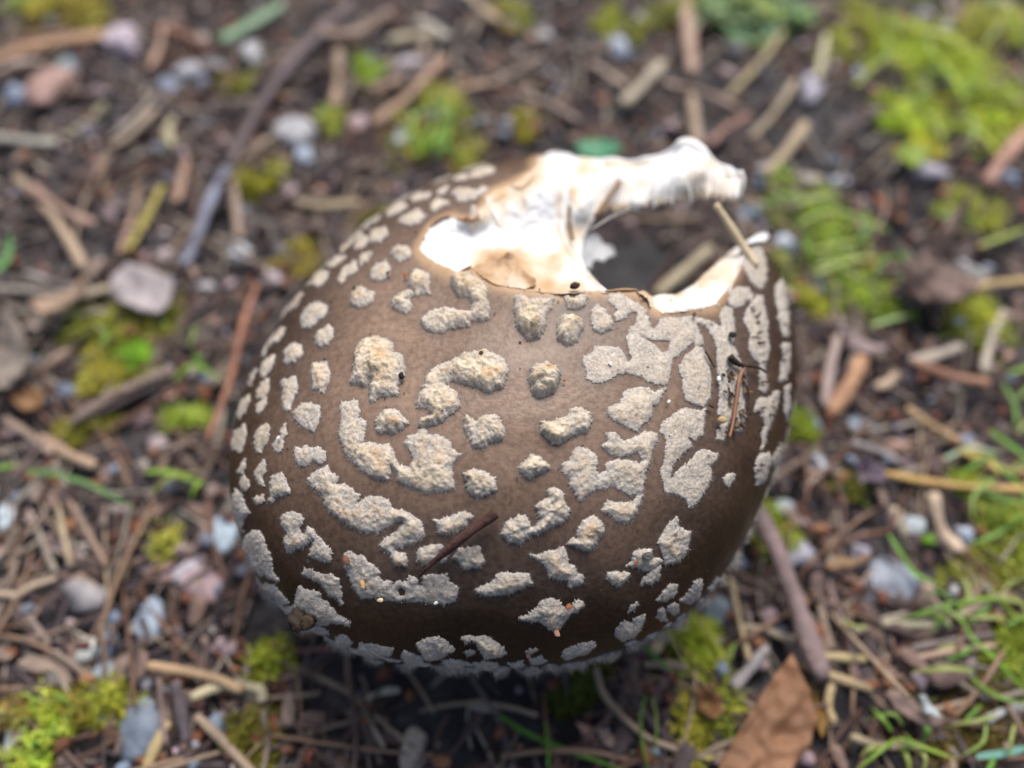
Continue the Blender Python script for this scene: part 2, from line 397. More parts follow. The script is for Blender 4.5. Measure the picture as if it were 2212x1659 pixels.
wt('B', [(565,300),(565,200),(600,160),(635,135),(660,150),(695,155),(705,215),(690,260),(640,290),(580,310)], .07)
wt('B', [(770,390),(775,310),(820,295),(890,290),(910,340),(915,450),(890,500),(870,535),(830,510),(785,500)], .08, .6)
wt('B', [(375,360),(385,300),(430,260),(490,230),(480,300),(445,370),(390,425)])
wt('B', [(540,470),(545,435),(600,410),(650,400),(665,470),(660,540),(630,590),(600,670),(560,670),(545,600),(555,540)], .07)
wt('B', [(1085,460),(1105,300),(1110,200),(1170,130),(1220,105),(1290,80),(1370,110),(1415,160),(1420,210),(1490,235),(1495,280),(1515,340),(1480,420),(1455,480),(1450,560),(1380,560),(1320,570),(1240,615),(1220,590),(1230,490),(1250,440),(1190,485),(1140,465)], .14, .7)
wt('B', [(345,510),(380,470),(445,415),(445,500),(400,560),(350,590)])
wt('B', [(345,620),(380,590),(430,560),(425,620),(365,700),(345,680)])
wt('B', [(630,690),(660,640),(720,605),(770,620),(840,630),(845,700),(830,790),(790,835),(720,815),(690,800),(650,740)], .08)
wt('B', [(320,920),(340,840),(390,790),(435,770),(450,830),(430,920),(380,1000),(345,990)])
wt('B', [(470,950),(490,900),(530,870),(545,800),(575,765),(580,850),(550,900),(550,960),(520,1000),(480,985)])
wt('B', [(140,900),(180,840),(255,775),(275,850),(250,930),(215,1000),(160,970)])
wt('B', [(175,680),(210,610),(295,535),(295,600),(250,680),(215,735),(180,710)])
wt('B', [(640,1000),(650,950),(700,965),(730,940),(780,970),(830,945),(885,990),(880,1060),(840,1085),(790,1070),(720,1100),(680,1110),(650,1060)], .07)
wt('B', [(330,1150),(370,1090),(410,1050),(425,1110),(400,1190),(400,1265),(360,1230)])
wt('B', [(450,1260),(460,1180),(510,1170),(540,1145),(575,1190),(595,1260),(610,1310),(550,1340),(490,1355),(480,1385),(440,1385),(460,1340)], .08)
wt('B', [(195,1130),(230,1080),(255,1040),(260,1100),(240,1160),(205,1160)])
wt('B', [(215,1240),(250,1175),(285,1210),(290,1260),(270,1300),(225,1270)])
wt('B', [(320,1350),(350,1330),(370,1335),(400,1320),(410,1360),(380,1400),(340,1385)])
wt('B', [(995,640),(1010,600),(1060,600),(1105,580),(1145,610),(1150,680),(1140,730),(1200,745),(1200,790),(1190,880),(1165,930),(1230,920),(1290,935),(1380,930),(1410,960),(1430,1040),(1460,1090),(1540,1110),(1560,1060),(1540,990),(1500,920),(1530,870),(1590,850),(1610,815),(1660,800),(1680,850),(1750,860),(1830,890),(1860,930),(1870,970),(1945,1005),(1900,1060),(1880,1120),(1880,1200),(1895,1280),(1820,1300),(1740,1300),(1660,1315),(1590,1280),(1500,1250),(1450,1220),(1430,1140),(1400,1110),(1380,1210),(1320,1210),(1240,1185),(1180,1160),(1150,1110),(1080,1060),(1030,1000),(1020,940),(985,870),(1000,760)], .085, .5)
wt('V', [(905,850),(930,800),(950,790),(1000,765),(1050,755),(1090,775),(1100,800),(1085,840),(1050,850),(1020,835),(980,825),(960,830),(990,850),(995,880),(960,910),(930,922),(915,928),(903,922),(908,903),(935,897),(925,885),(900,880)], .13, .75)
wt('B', [(1275,770),(1290,720),(1340,670),(1400,655),(1460,670),(1500,720),(1530,770),(1480,800),(1440,850),(1380,840),(1300,850),(1280,820)], .13, .75)
wt('V', [(1000,925),(1005,893),(1018,905),(1030,908),(1050,893),(1075,900),(1092,925),(1088,950),(1060,958),(1040,968),(1022,965),(1012,945)], .17, .85)
wt('B', [(745,1210),(800,1140),(900,1105),(940,1160),(990,1190),(960,1240),(1060,1250),(1110,1300),(1150,1330),(1120,1400),(1200,1350),(1250,1330),(1330,1350),(1380,1370),(1410,1430)], .09, .55, None,
   cv('C', [(1300,170),(1370,190),(1440,240),(1470,330),(1460,370),(1400,410),(1330,430),(1260,440),(1240,470),(1330,480),(1355,540),(1330,575),(1280,580),(1240,560),(1220,490),(1160,450),(1145,420),(1170,380),(1230,340),(1310,290),(1320,240),(1260,260),(1200,290),(1130,330),(1050,330),(950,300),(880,250),(800,200),(740,130)]) + cv('B', [(870,1330),(780,1270)]))
wt('C', [(415,240),(430,200),(500,180),(560,190),(580,240),(560,300),(570,345),(600,340),(615,290),(660,320),(700,370),(750,430),(790,460),(785,545),(740,550),(680,530),(620,500),(640,460),(660,400),(640,380),(600,430),(540,450),(490,485),(450,460),(440,390),(460,340),(420,280)], .06, .35)
wt('C', [(130,400),(160,350),(210,310),(265,320),(290,370),(300,430),(350,530),(345,590),(400,690),(330,680),(300,640),(270,660),(230,620),(170,610),(180,540),(130,470)], .07, .3)
wt('C', [(575,640),(590,590),(640,600),(720,640),(800,640),(840,670),(860,760),(865,860),(830,820),(760,790),(740,740),(690,690),(630,665)], .05, .25)
wt('C', [(530,790),(550,735),(620,755),(710,780),(700,810),(760,850),(830,930),(940,995),(920,1025),(860,1000),(800,990),(740,1010),(680,1000),(600,960),(540,920),(500,870),(520,830)], .07, .3)
wt('C', [(420,920),(450,870),(500,880),(540,930),(600,970),(680,1010),(740,1040),(770,1080),(700,1085),(600,1025),(500,970)], .08, .25)
wt('C', [(270,720),(300,690),(360,720),(430,800),(480,850),(430,870),(350,800),(290,760)], .08, .25)
wt('C', [(805,1130),(840,1080),(900,1085),(950,1140),(900,1180),(840,1190)], .08, .2)
wt('C', [(960,1200),(1000,1140),(1080,1150),(1180,1170),(1245,1180),(1230,1230),(1150,1250),(1050,1245),(990,1240)], .09, .25)
wt('C', [(1295,1240),(1320,1200),(1400,1230),(1470,1240),(1460,1300),(1400,1320),(1330,1300)], .08, .2)
wt('C', [(1410,1150),(1480,1110),(1580,1095),(1640,1130),(1690,1190),(1640,1230),(1590,1265),(1530,1270),(1470,1270),(1440,1210)], .1, .55)
wt('C', [(1590,1270),(1680,1270),(1780,1280),(1760,1330),(1700,1350),(1630,1330)], .08, .2)
wt('C', [(1740,1100),(1800,1090),(1850,1095),(1920,1085),(1990,1130),(2060,1180),(2080,1220),(2000,1250),(1920,1265),(1890,1220),(1860,1150),(1820,1130),(1770,1150)], .1, .6)
wt('C', [(1840,1290),(1920,1280),(2005,1290),(1990,1345),(1930,1355),(1870,1335)], .08, .2)
wt('C', [(1765,1210),(1800,1195),(1845,1210),(1800,1230)], .04, .2)
wt('C', [(880,480),(910,465),(960,490),(1030,510),(1060,560),(1130,590),(1140,630),(1120,650),(1180,690),(1225,690),(1225,740),(1270,690),(1340,690),(1360,650),(1390,650),(1420,690),(1420,720),(1450,720),(1460,660),(1500,635),(1580,640),(1640,640),(1660,690),(1720,740),(1700,830),(1640,845),(1560,855),(1480,840),(1400,840),(1330,830),(1250,830),(1150,810),(1050,810),(1000,815),(970,770),(930,700),(900,620),(880,560)], .06, .3, [cv('C', [(1270,750),(1300,732),(1335,760),(1325,798),(1290,798)])])
wt('C', [(1535,240),(1600,230),(1680,200),(1770,175),(1840,205),(1800,260),(1720,320),(1650,345),(1580,335),(1575,290)], .09, .6)
wt('C', [(1410,500),(1430,460),(1520,420),(1600,410),(1620,440),(1560,500),(1640,490),(1620,540),(1550,540),(1480,565),(1415,545)], .07, .45)
wt('C', [(1670,515),(1710,490),(1720,450),(1790,440),(1880,435),(1900,490),(1915,540),(1880,590),(1790,600),(1740,585),(1720,540)], .1, .6)
wt('C', [(50,100),(80,20),(120,50),(140,110),(185,190),(150,230),(130,330),(90,340),(70,250),(50,180)], .07, .25)
wt('V', [(1003,1025),(1015,1013),(1045,1018),(1070,1030),(1072,1058),(1055,1070),(1030,1075),(1010,1062)], .13, .75)
wt('E', [(365,720),(370,650),(400,610),(480,590),(550,620),(585,680),(570,760),(530,810),(450,835),(390,820)], .22, .95)
wt('E', [(445,1080),(440,1000),(560,985),(620,960),(660,900),(720,905),(780,940),(795,1000),(770,1070),(700,1080),(640,1110),(570,1160),(530,1150),(470,1100)], .15, .8)
wt('E', [(285,1310),(340,1270),(380,1215),(440,1240),(510,1300),(480,1340),(420,1360),(370,1390),(310,1360)], .13, .8)
wt('E', [(790,270),(800,230),(830,195),(880,240),(920,290),(945,330),(920,380),(860,400),(810,380),(790,330)], .09, .5)
wt('E', [(905,180),(920,140),(980,130),(1050,160),(1110,200),(1160,240),(1180,300),(1200,370),(1240,350),(1260,300),(1330,290),(1420,290),(1500,285),(1560,300),(1640,340),(1570,345),(1500,330),(1540,420),(1555,480),(1500,485),(1490,460),(1440,490),(1400,540),(1340,570),(1330,660),(1310,740),(1220,750),(1130,690),(1040,670),(960,680),(900,720),(830,740),(760,710),(760,650),(730,600),(740,560),(800,530),(820,485),(900,490),(970,490),(1010,540),(1040,600),(1060,560),(1040,500),(1030,420),(1050,370),(1100,320),(1110,250),(1060,250),(1000,310),(960,320),(945,280),(970,240)], .045, .18, [cv('E', [(1130,420),(1220,450),(1330,450),(1310,520),(1270,530),(1240,490)])])
wt('E', [(1385,640),(1420,560),(1500,490),(1545,490),(1590,600),(1605,690),(1595,830),(1560,905),(1510,890),(1430,850),(1410,780),(1410,700)], .05, .3)
wt('E', [(1660,260),(1700,210),(1740,230),(1760,300),(1770,370),(1750,470),(1790,560),(1840,640),(1850,760),(1830,840),(1830,1000),(1800,1075),(1760,1050),(1740,1000),(1700,1060),(1690,1120),(1640,1120),(1640,1060),(1690,1000),(1650,940),(1660,830),(1660,740),(1650,650),(1640,500),(1610,400),(1575,350),(1640,345),(1680,350)], .045, .15)
wt('E', [(1300,770),(1250,870),(1210,900),(1210,960),(1150,1020),(1090,1070),(1020,1030),(940,990),(900,940),(900,900),(980,870),(1020,790),(1080,765),(1180,770),(1220,800),(1270,770)], .07, .35)
wt('E', [(865,1160),(900,1130),(885,1070),(960,1080),(1010,1130),(1070,1110),(1160,1060),(1240,1080),(1235,1140),(1200,1220),(1180,1300),(1150,1390),(1150,1450),(1125,1500),(1050,1500),(980,1470),(930,1420),(900,1450),(820,1460),(770,1490),(720,1540),(690,1500),(640,1420),(650,1380),(600,1350),(590,1290),(640,1260),(660,1200),(710,1165),(780,1190),(830,1240),(820,1320),(840,1360),(880,1330),(900,1280),(960,1260),(1050,1260),(1120,1280),(1150,1260),(1100,1210),(1050,1230),(980,1240),(910,1220)], .07, .4)
wt('F', [(870,200),(900,175),(970,185),(1060,190),(1110,135),(1140,130),(1120,210),(1080,290),(1030,325),(960,310),(920,270),(860,245)], .06, .35)
wt('E', [(1250,1060),(1280,1000),(1340,960),(1400,910),(1450,905),(1520,930),(1565,910),(1560,1000),(1540,1100),(1490,1120),(1450,1110),(1480,1170),(1400,1230),(1340,1300),(1330,1380),(1400,1310),(1470,1260),(1510,1200),(1560,1190),(1650,1215),(1640,1260),(1590,1300),(1610,1390),(1570,1450),(1530,1520),(1450,1590),(1430,1530),(1380,1490),(1290,1480),(1280,1420),(1260,1340),(1290,1270),(1300,1180),(1290,1100)], .045, .2)
wt('E', [(1680,1380),(1720,1350),(1770,1355),(1760,1390),(1720,1440),(1690,1410)], .04, .2)
wt('E', [(1720,180),(1740,100),(1800,80),(1860,95),(1890,150),(1880,180),(1830,160),(1820,210),(1780,235),(1730,210)], .045, .15)
wt('E', [(1840,230),(1880,190),(1920,130),(1960,140),(1970,220),(1990,330),(1985,420),(2000,500),(1980,590),(1970,700),(1990,760),(1970,810),(1940,790),(1930,700),(1940,600),(1890,570),(1860,500),(1870,400),(1830,310)], .05, .2)
wt('T', [(1910,640),(1960,612),(2010,630),(2030,700),(2035,800),(2010,860),(1970,830),(1920,760)], .05, .2)
wt('E', [(1890,940),(1930,830),(2020,840),(2030,790),(2065,790),(2050,900),(2020,1000),(1980,1080),(1965,1180),(1940,1190),(1950,1080),(1970,1020),(1940,920)], .05, .2)
wt('E', [(2040,150),(2045,70),(2085,30),(2120,80),(2125,240),(2140,300),(2130,430),(2090,420),(2070,330),(2060,250)], .06, .2)
wt('E', [(2080,480),(2140,460),(2145,560),(2120,720),(2070,730),(2080,640),(2095,560)], .06, .2)
wt('E', [(2100,780),(2140,740),(2140,900),(2120,1000),(2100,900)], .06, .2)
wt('E', [(1905,1290),(1930,1220),(2000,1200),(2010,1280),(1980,1390),(1920,1440),(1900,1370)], .06, .2)
wt('E', [(2020,1240),(2060,1170),(2110,1150),(2110,1240),(2060,1320),(2020,1290)], .06, .2)
wt('F', [(170,400),(210,320),(300,265),(360,290),(380,350),(410,350),(440,290),(405,210),(470,170),(500,150),(495,100),(540,85),(590,110),(610,170),(640,230),(640,270),(590,330),(520,350),(430,400),(370,410),(310,470),(230,460)], .13, .7)
wt('F', [(610,470),(640,440),(690,430),(690,380),(730,310),(800,275),(860,310),(880,380),(840,430),(820,490),(770,520),(710,500),(670,480)], .11, .6)
wt('F', [(370,540),(450,540),(500,510),(560,500),(605,485),(620,540),(640,600),(680,625),(700,670),(740,680),(740,730),(700,735),(650,765),(620,720),(500,690),(490,630),(440,590)], .08, .5)
wt('F', [(5,770),(60,750),(110,730),(140,680),(200,660),(300,660),(370,670),(390,730),(320,770),(240,800),(130,820),(40,820),(10,800)], .08, .45)
wt('F', [(290,960),(360,950),(420,900),(450,850),(510,830),(560,850),(610,900),(640,900),(680,850),(735,850),(740,890),(690,930),(640,950),(610,1000),(570,1050),(520,1050),(480,1020),(430,990),(350,990),(300,980)], .1, .65)
wt('F', [(890,700),(900,660),(960,650),(1000,665),(1050,670),(1030,710),(970,755),(930,730)], .06, .45)
wt('F', [(1020,620),(1060,580),(1080,520),(1140,500),(1200,500),(1215,560),(1280,580),(1250,610),(1210,640),(1150,655),(1090,620)], .07, .45)
wt('F', [(1120,750),(1150,690),(1210,640),(1255,620),(1255,690),(1200,750),(1160,740)], .06, .4)
wt('F', [(1245,440),(1280,370),(1330,320),(1370,275),(1385,310),(1370,340),(1420,370),(1465,380),(1460,440),(1440,530),(1390,590),(1290,615),(1280,560),(1255,500)], .08, .45)
wt('F', [(1225,850),(1270,800),(1330,740),(1375,740),(1380,790),(1340,830),(1280,860)], .05, .2)
wt('F', [(1035,930),(1060,880),(1105,855),(1115,880),(1080,920)], .05, .2)
wt('F', [(940,1090),(960,1040),(1020,980),(1060,1000),(1110,960),(1155,950),(1140,1030),(1080,1100),(1000,1130)], .08, .4)
wt('F', [(590,1230),(600,1190),(700,1150),(800,1125),(825,1160),(780,1200),(680,1240),(610,1255)], .08, .25)
wt('F', [(1390,850),(1450,800),(1490,720),(1530,700),(1545,740),(1530,830),(1510,850),(1450,870)], .07, .25)
wt('F', [(1225,960),(1260,905),(1290,910),(1300,990),(1260,1000)], .06, .3)
wt('F', [(1300,900),(1340,870),(1385,880),(1390,930),(1340,950)], .06, .3)
wt('F', [(220,1275),(320,1260),(340,1290),(290,1310),(240,1305)], .07, .25)
wt('F', [(365,1250),(450,1225),(490,1260),(440,1285),(390,1285)], .07, .25)
wt('F', [(10,1280),(80,1265),(160,1285),(140,1320),(60,1325)], .07, .25)
wt('F', [(345,1195),(380,1180),(425,1185),(380,1215),(345,1212)], .04, .3)
wt('F', [(1580,770),(1640,710),(1670,700),(1610,780)], .06, .2)

wart_v, wart_f = [], []
BLOOM_POLYS = [q[0] for q in W]
def hairs(P, Nn, V, F, T, ln, wd, val):
    """fine felt fibres: one thin triangle each"""
    for p, n_, t_ in zip(P, Nn, T):
        d = n_ * rng.uniform(.15, .8) + t_ * rng.uniform(.4, 1.2) + nrg.uniform(-.5, .5, 3); d /= np.linalg.norm(d)
        s = np.cross(d, n_); s = s / (np.linalg.norm(s) + 1e-9) * wd; k_ = len(V)
        L = ln * rng.uniform(.4, 1.3)
        V += [p - s - d * .01, p + s - d * .01, p + d * L]; F.append((k_, k_ + 1, k_ + 2)); val.append(rng.uniform(0, .4)); val.append(rng.uniform(0, .4)); val.append(rng.uniform(0, .3))
def build_wart(outline, hmax, cream, holes, mapper, unit, seed, fuzz=1.0):
    """outline in a flat chart; mapper(x,y) -> point on the cap, normal; unit = chart units in one render pixel"""
    rr = np.random.RandomState(seed); hmax = hmax * (.5 if hmax < .055 else .75 if hmax < .1 else .95)
    st = 1.15 * unit
    o = resample(outline, st); nn = np.roll(o, -1, 0) - np.roll(o, 1, 0); nn = np.stack([nn[:, 1], -nn[:, 0]], 1); nn /= np.hypot(*nn.T)[:, None] + 1e-9
    ar = .5 * np.sum(o[:, 0] * np.roll(o[:, 1], -1) - np.roll(o[:, 0], -1) * o[:, 1]); nn *= np.sign(ar)
    lf = np.array([noise.noise(Vector((q[0] * .16 / unit, q[1] * .16 / unit, seed * .37))) for q in o])
    o = o + nn * ((lf * 1.5 + rr.uniform(-.6, .6, len(o)) + (rr.rand(len(o)) < .2) * rr.uniform(.4, 1.7, len(o)))[:, None] * unit)
    hl = [resample(h_, st) for h_ in holes]
    v, f, loops = fill(o, 1.25 * unit, hl)
    if len(f) == 0: return None
    d = edge_dist(v, o)
    for h_ in hl: d = np.minimum(d, edge_dist(v, h_))
    P, Nn, ok = [], [], []
    for q in v:
        p, n_ = mapper(q[0], q[1]); P.append(p); Nn.append(n_)
    if any(p is None for p in P): return None
    P = np.array(P); Nn = np.array(Nn)
    # keep fall-off in render pixels
    dp = d / unit
    rise = 1 - np.exp(-dp / 2.8)
    br = np.array([fr3(p + seed, 5.5, 3) for p in P]); fine = np.array([fr3(p + seed, 16, 3) for p in P])
    big = np.array([nz3(p - seed, 2.6) for p in P])
    lump = np.clip(.62 + .7 * big + .30 * br, .15, 1.5)
    dome_ = 1 - np.exp(-dp / 7)
    body = hmax * (.30 * rise + rise * lump * (.35 + .65 * dome_))
    hgt = .012 + body + fine * (.005 + .11 * hmax) * rise * 1.3
    hgt = np.maximum(hgt, .008)
    V = list(P + Nn * hgt[:, None]); F = [tuple(int(a) for a in q) for q in f]
    peak = np.clip((hgt / (hmax * .9) - .5) * 1.6 + .7 * fine, 0, 1) * min(1, .3 + cream) + (cream - .5) * .6
    val = list(np.clip(peak, 0, 1))
    # skirt down into the skin along every free edge
    cnt = {}
    for q in F:
        for a, b_ in ((q[0], q[1]), (q[1], q[2]), (q[2], q[0])): cnt[(min(a, b_), max(a, b_))] = cnt.get((min(a, b_), max(a, b_)), 0) + 1
    free = {}
    for q in F[:]:
        for a, b_ in ((q[0], q[1]), (q[1], q[2]), (q[2], q[0])):
            if cnt[(min(a, b_), max(a, b_))] == 1:
                for s in (a, b_):
                    if s not in free: free[s] = len(V); V.append(P[s] - Nn[s] * .03); val.append(val[s] * .6)
                F.append((b_, a, free[a], free[b_]))
    ctr = P.mean(0); hp, hn, ht = [], [], []
    for s in free:
        for _ in range(3 if rr.rand() < .7 else 1):
            t_ = P[s] - ctr; t_ = t_ - Nn[s] * (t_ @ Nn[s]); t_ = t_ / (np.linalg.norm(t_) + 1e-9)
            # outwards from the edge rather than from the centre
            k_ = np.argmin(np.hypot(*(o - v[s]).T)); q0 = v[s] + nn[k_] * unit * 1.5
            p1, _n = mapper(q0[0], q0[1])
            if p1 is not None:
                t2 = p1 - P[s]
                if np.linalg.norm(t2) < .12 and np.linalg.norm(t2) > 1e-5: t_ = t2 / np.linalg.norm(t2)
            hp.append(P[s] + Nn[s] * hgt[s] * rr.uniform(.1, 1)); hn.append(Nn[s]); ht.append(t_)
    hairs(hp, hn, V, F, ht, .026 * fuzz, .0028, val)
    if fuzz > 1.5:
        jj = rr.choice(len(P), int(len(P) * 1.4)); hairs([V[i] for i in jj], [Nn[i] * 1.6 for i in jj], V, F, [nrg.uniform(-.4, .4, 3) for _ in jj], .085, .0045, val)
    ii = rr.choice(len(P), max(1, int(len(P) * .1)))
    hairs([V[i] for i in ii], [Nn[i] for i in ii], V, F, [nrg.uniform(-1, 1, 3) for _ in ii], .017, .0026, val)
    return V, F, val

# bloom and torn-edge colour of the skin are measured before it is built
PV = np.array([project(p) for p in SKIN_V])
bloom = np.zeros(len(SKIN_V)); vis = SKIN_V[:, 1] < 3.6
for q in BLOOM_POLYS:
    q = np.array(q); lo, hi = q.min(0) - 30, q.max(0) + 30
    s = np.where((PV[:, 0] > lo[0]) & (PV[:, 0] < hi[0]) & (PV[:, 1] > lo[1]) & (PV[:, 1] < hi[1]))[0]
    if len(s): bloom[s] = np.maximum(bloom[s], np.exp(-edge_dist(PV[s], q) / 9))
rad = np.hypot(*SKIN_UV.T)
torn = np.clip(1 - dskin / (.035 + .03 * np.array([nz3(p, 1.6) for p in SKIN_V])), 0, 1) * .75
for (x, y, r_) in ((620, 800, 40), (760, 830, 46), (900, 850, 36), (1060, 850, 26), (1400, 890, 22), (850, 200, 30)):
    c_ = cv('T', [(x, y)])[0]; torn = np.maximum(torn, np.clip(1 - np.hypot(PV[:, 0] - c_[0], PV[:, 1] - c_[1]) / r_, 0, 1) * .8)
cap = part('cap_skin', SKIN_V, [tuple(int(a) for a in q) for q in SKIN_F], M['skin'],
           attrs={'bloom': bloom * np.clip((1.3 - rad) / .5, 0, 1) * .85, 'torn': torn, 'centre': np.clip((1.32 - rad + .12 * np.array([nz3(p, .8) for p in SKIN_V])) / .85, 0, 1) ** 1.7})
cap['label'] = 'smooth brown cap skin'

def cap_map(x, y): return hit_near(x, y)
nw = 0
for i, (o_, h_, cr_, hs_) in enumerate(W):
    r_ = build_wart(np.array(o_), h_, cr_, hs_, cap_map, 2.16, i + 1)
    if r_ is None: print('wart failed', i); continue
    part('wart', r_[0], r_[1], M['wart'], parent=cap, attrs={'peak': r_[2]}); nw += 1
# warts along the rolled margin and on the far side, laid out on the cap itself
def param_map(u, v_):
    th = u / 4.4; ph = v_ / 3.2
    p = cap_pt(th, ph); e_ = .01
    n_ = np.cross(cap_pt(th, ph + e_) - p, cap_pt(th + e_, ph) - p); n_ = n_ / np.linalg.norm(n_)
    if n_ @ (p - np.array([CX, CY, 2.5])) < 0: n_ = -n_
    return p, n_
def blob(cx, cy, rx, ry, seed, n_=14):
    rr = np.random.RandomState(seed); return [(cx + rx * math.cos(a) * k, cy + ry * math.sin(a) * k) for a, k in ((2 * math.pi * i / n_, rr.uniform(.65, 1.15)) for i in range(n_))]
gap0, gap1 = a_last - .06, a_first + .05
sd_ = 500
for row, (deg, size, th0, th1) in enumerate(((99, .17, 0, 360), (93.5, .18, 0, 360), (86, .2, 95, 182), (77, .22, 95, 150), (67, .2, 98, 128), (88, .13, 182, 255), (88, .12, 292, 372))):
    th = math.radians(th0)
    while th < math.radians(th1):
        wd = size * rng.uniform(.7, 1.5); th += wd / 4.4
        a_ = (th + math.pi) % (2 * math.pi) - math.pi
        if not (gap0 < a_ < gap1) and rng.random() < (.9 if row < 2 else .92):
            sd_ += 1
            r_ = build_wart(np.array(blob(a_ * 4.4, math.radians(deg + rng.uniform(-2, 2)) * 3.2, wd, size * rng.uniform(.5, .8), sd_)), rng.uniform(.09, .15) if row < 2 else rng.uniform(.06, .1), .35, [], param_map, .024, sd_, 2.0 if row < 2 else 1.2)
            if r_: part('wart', r_[0], r_[1], M['wart'], parent=cap, attrs={'peak': r_[2]}); nw += 1
        th += wd / 4.4 + rng.uniform(.015, .05)
print('warts', nw)

# --- torn flesh: smooth sheets through measured depths
def tps(P, D, Qp):
    P = np.asarray(P, float) / 100; Qp = np.asarray(Qp, float) / 100
    def k(r2): return .5 * r2 * np.log(r2 + 1e-12)
    n_ = len(P); A = np.zeros((n_ + 3, n_ + 3)); d2 = ((P[:, None] - P[None]) ** 2).sum(-1)
    A[:n_, :n_] = k(d2) + np.eye(n_) * 1e-4; A[:n_, n_] = 1; A[:n_, n_ + 1:] = P; A[n_, :n_] = 1; A[n_ + 1:, :n_] = P.T
    s = np.linalg.solve(A, np.r_[D, 0, 0, 0]); d2 = ((Qp[:, None] - P[None]) ** 2).sum(-1)
    return k(d2) @ s[:n_] + s[n_] + Qp @ s[n_ + 1:]
def idw(P, D, Qp, pw=3):
    d = np.hypot(*(np.asarray(Qp, float)[:, None] - np.asarray(P, float)[None]).transpose(2, 0, 1)) + 3
    w_ = d ** -pw; return (w_ @ np.asarray(D)) / w_.sum(1)
def dome_depth(q):
    p, _n = hit_near(*q); return depth_of(p)
SHEETS = []
def flesh_sheet(name, outline_T, ctrl, tans, thick, rough=.05, mat=None, parent=root, unit=2.4, edge_off=.02, skin_edge=()):
    """ctrl: (x, y, kind, value): 'o' = cm below the old cap surface, 'a' = distance from the camera plane"""
    o = resample(cv('T', outline_T), unit * 1.2); o = o + nrg.uniform(-1, 1, o.shape)
    v, f, _l = fill(o, unit * 1.3)
    CP, CD = [], []
    for x, y, kd, val in ctrl:
        q = cv('T', [(x, y)])[0]; CP.append(q); CD.append(dome_depth(q) + val if kd == 'o' else val)
    for x, y in skin_edge:
        q = cv('T', [(x, y)])[0]; CP.append(q); CD.append(dome_depth(q) + edge_off)
    dep = tps(CP, np.array(CD), v)
    P = np.array([at_depth(q[0], q[1], d) for q, d in zip(v, dep)])
    se = edge_dist(v, cv('T', skin_edge)) if len(skin_edge) > 2 else np.full(len(v), 99.)
    k_ = np.clip(se / 14, .1, 1)
    # fibrous tears: ridges that run with the tissue plus lumps
    dis = np.array([fr3(p, 3.2, 3) * 1.0 + (1 - abs(noise.noise(Vector((p[0] * 5, p[1] * 2.2, p[2] * 2.2)))) * 2) * .5 for p in P]) * rough * k_
    P = P + np.array([ray(*q) for q in v]) * -dis[:, None]
    tan = np.clip(idw(cv('T', [(a, b_) for a, b_, c_ in tans]), [c_ for a, b_, c_ in tans], v), 0, 1)
    F = [tuple(int(a) for a in q) for q in f]; n_ = len(P); SHEETS.append((P, F))
    back = P + np.array([ray(*q) for q in v]) * thick
    V = np.vstack([P, back]); F2 = F + [(q[2] + n_, q[1] + n_, q[0] + n_) for q in F]
    cnt = {}
    for q in F:
        for a, b_ in ((q[0], q[1]), (q[1], q[2]), (q[2], q[0])): cnt[(min(a, b_), max(a, b_))] = cnt.get((min(a, b_), max(a, b_)), 0) + 1
    for q in F:
        for a, b_ in ((q[0], q[1]), (q[1], q[2]), (q[2], q[0])):
            if cnt[(min(a, b_), max(a, b_))] == 1: F2.append((b_, a, a + n_, b_ + n_))
    return part(name, V, F2, mat or M['flesh'], parent=parent, attrs={'tan': np.r_[tan, tan * .5 + .1]})
edgeL = [(905,150),(850,170),(825,235),(700,308),(583,358),(558,420),(530,488),(440,488),(380,478),(300,520),(262,590),(240,650),(290,700),(400,750),(430,765),(490,742),(560,790),(640,833),(750,853),(860,862),(950,871),(1080,866),(1200,868)]
